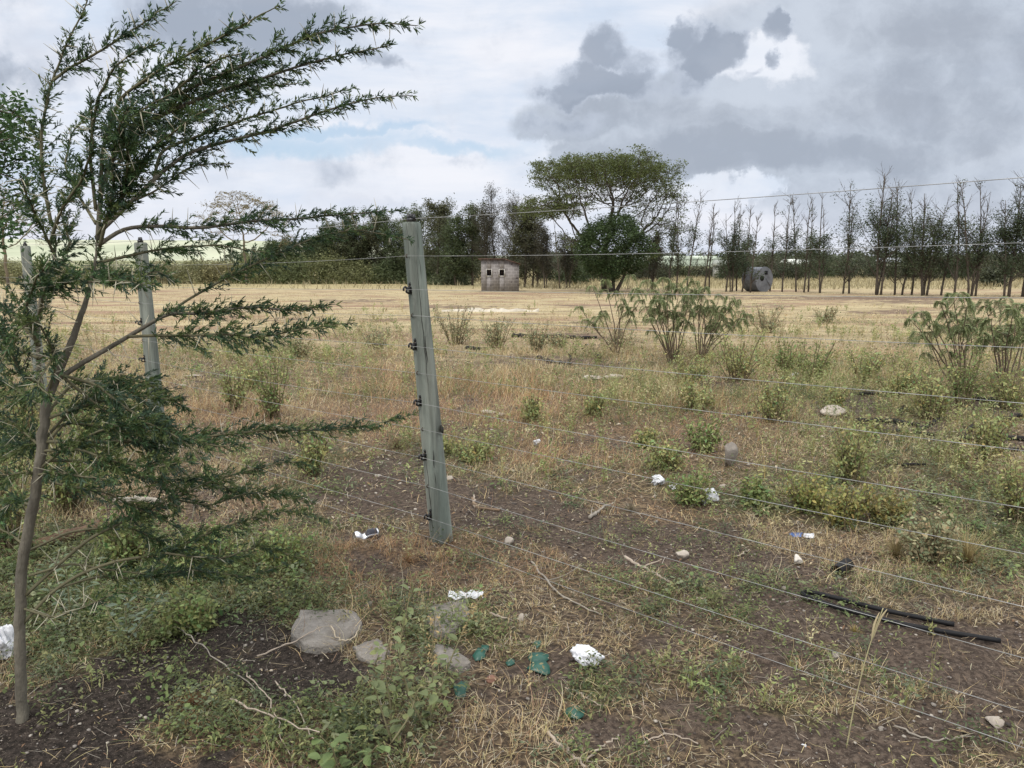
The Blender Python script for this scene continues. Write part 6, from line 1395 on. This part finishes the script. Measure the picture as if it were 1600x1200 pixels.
stick([(400, 1038), (460, 1020), (506, 1005)], .0036, .0022, 'pale twig lying against the large left slab', PT, ups=[.02, .03, .06])
stick([(518, 1000), (530, 1018), (545, 1018), (566, 998)], .003, .002, 'small forked dry twig on the large left slab', (.45, .38, .28), ups=[.05, .03, .03, .04])
stick([(270, 985), (330, 1040), (400, 1090)], .003, .002, 'thin brown twig over the black soil, lower left', GT, ups=[.02, .04, .02])
stick([(855, 1150), (885, 1178), (915, 1205)], .006, .0045, 'pale broken stick at the bottom centre', PT)
stick([(915, 1198), (940, 1172), (968, 1155)], .004, .003, 'thin pale stick crossing the broken one at the bottom centre', PT)
stick([(765, 963), (800, 972)], .005, .004, 'short pale stick right of the upper slab', PT)
stick([(875, 1070), (925, 1100), (950, 1110)], .003, .002, 'thin twig below the white container', PT)
stick([(1150, 872), (1172, 862)], .004, .003, 'short white twig left of the whitish stone', PT)
stick([(1000, 1170), (1040, 1150), (1090, 1165)], .003, .002, 'thin twig in the dry grass at the bottom right', PT)
stick([(1400, 1140), (1450, 1165), (1530, 1160)], .003, .002, 'thin curved twig in the lower right corner', GT)
stick([(545, 782), (540, 765), (552, 745), (566, 742)], .003, .002, 'thin curled twig on bare soil left of the post', PT)
stick([(55, 866), (150, 835), (245, 806)], .034, .030, 'brown wooden beam lying behind the thorn tree trunk', BR, name='timber_log', cat='timber', group=None, lift=.04, wob=.002, mm=M_BARK)
stick([(180, 796), (215, 792), (250, 796)], .022, .018, 'pale split log resting beyond the brown beam', (.34, .31, .26), name='split_log', cat='log', group=None, lift=.05, mm=M_BARK)
CH = 'charred branches lying in the field'
for pth, r0, lab in (([(1338, 663), (1380, 660), (1440, 668)], .035, 'charred log right of the flat pale stone, longest of the group'), ([(1430, 676), (1455, 664), (1474, 655)], .025, 'charred stub pointing up right in the debris'), ([(1350, 676), (1420, 678), (1460, 682)], .025, 'charred branch below the longest charred log'),
                     ([(1500, 690), (1550, 686), (1605, 690)], .035, 'charred log cut by the right edge, lower one'), ([(1520, 626), (1560, 630), (1605, 628)], .04, 'charred log cut by the right edge, upper one'), ([(1150, 652), (1190, 645), (1205, 640)], .02, 'burnt stick left of the flat pale stone'), ([(1500, 708), (1560, 704), (1600, 708)], .025, 'thin charred branch at the right edge, lowest'),
                     ([(803, 527), (840, 530), (880, 528)], .06, 'charred log in the strip below the block hut, left one'), ([(885, 528), (910, 531), (932, 529)], .05, 'charred log in the strip below the block hut, right one'), ([(728, 546), (745, 548), (760, 547)], .045, 'charred log just right of the leaning post top half'), ([(840, 561), (865, 568), (895, 570)], .035, 'charred branch between the hut strip and the pale blocks'), ([(885, 573), (892, 560), (886, 550)], .02, 'charred snag standing right of the charred branch'),
                     ([(935, 556), (938, 566)], .03, 'charred stump below the thin drooping shrub'), ([(1490, 700), (1520, 672)], .02, 'charred stick leaning among the right-hand debris'), ([(1340, 618), (1380, 622)], .025, 'charred bit behind the olive shrubs on the right'), ([(1215, 573), (1209, 560)], .02, 'charred peg left of the bright green shrub'), ([(1560, 660), (1605, 656)], .03, 'charred log at the right edge between the other two'), ([(1400, 728), (1445, 735)], .014, 'dark stick in the right-hand grass below the debris'), ([(1405, 650), (1412, 640)], .02, 'charred knob above the longest charred log')):
    stick(pth, r0 * .85, r0 * .6, lab, BK, name='charred_log', cat='charred log', group=CH, lift=r0 * .6, wob=r0 * .25, ups=[0, .04] if len(pth) == 2 else None)
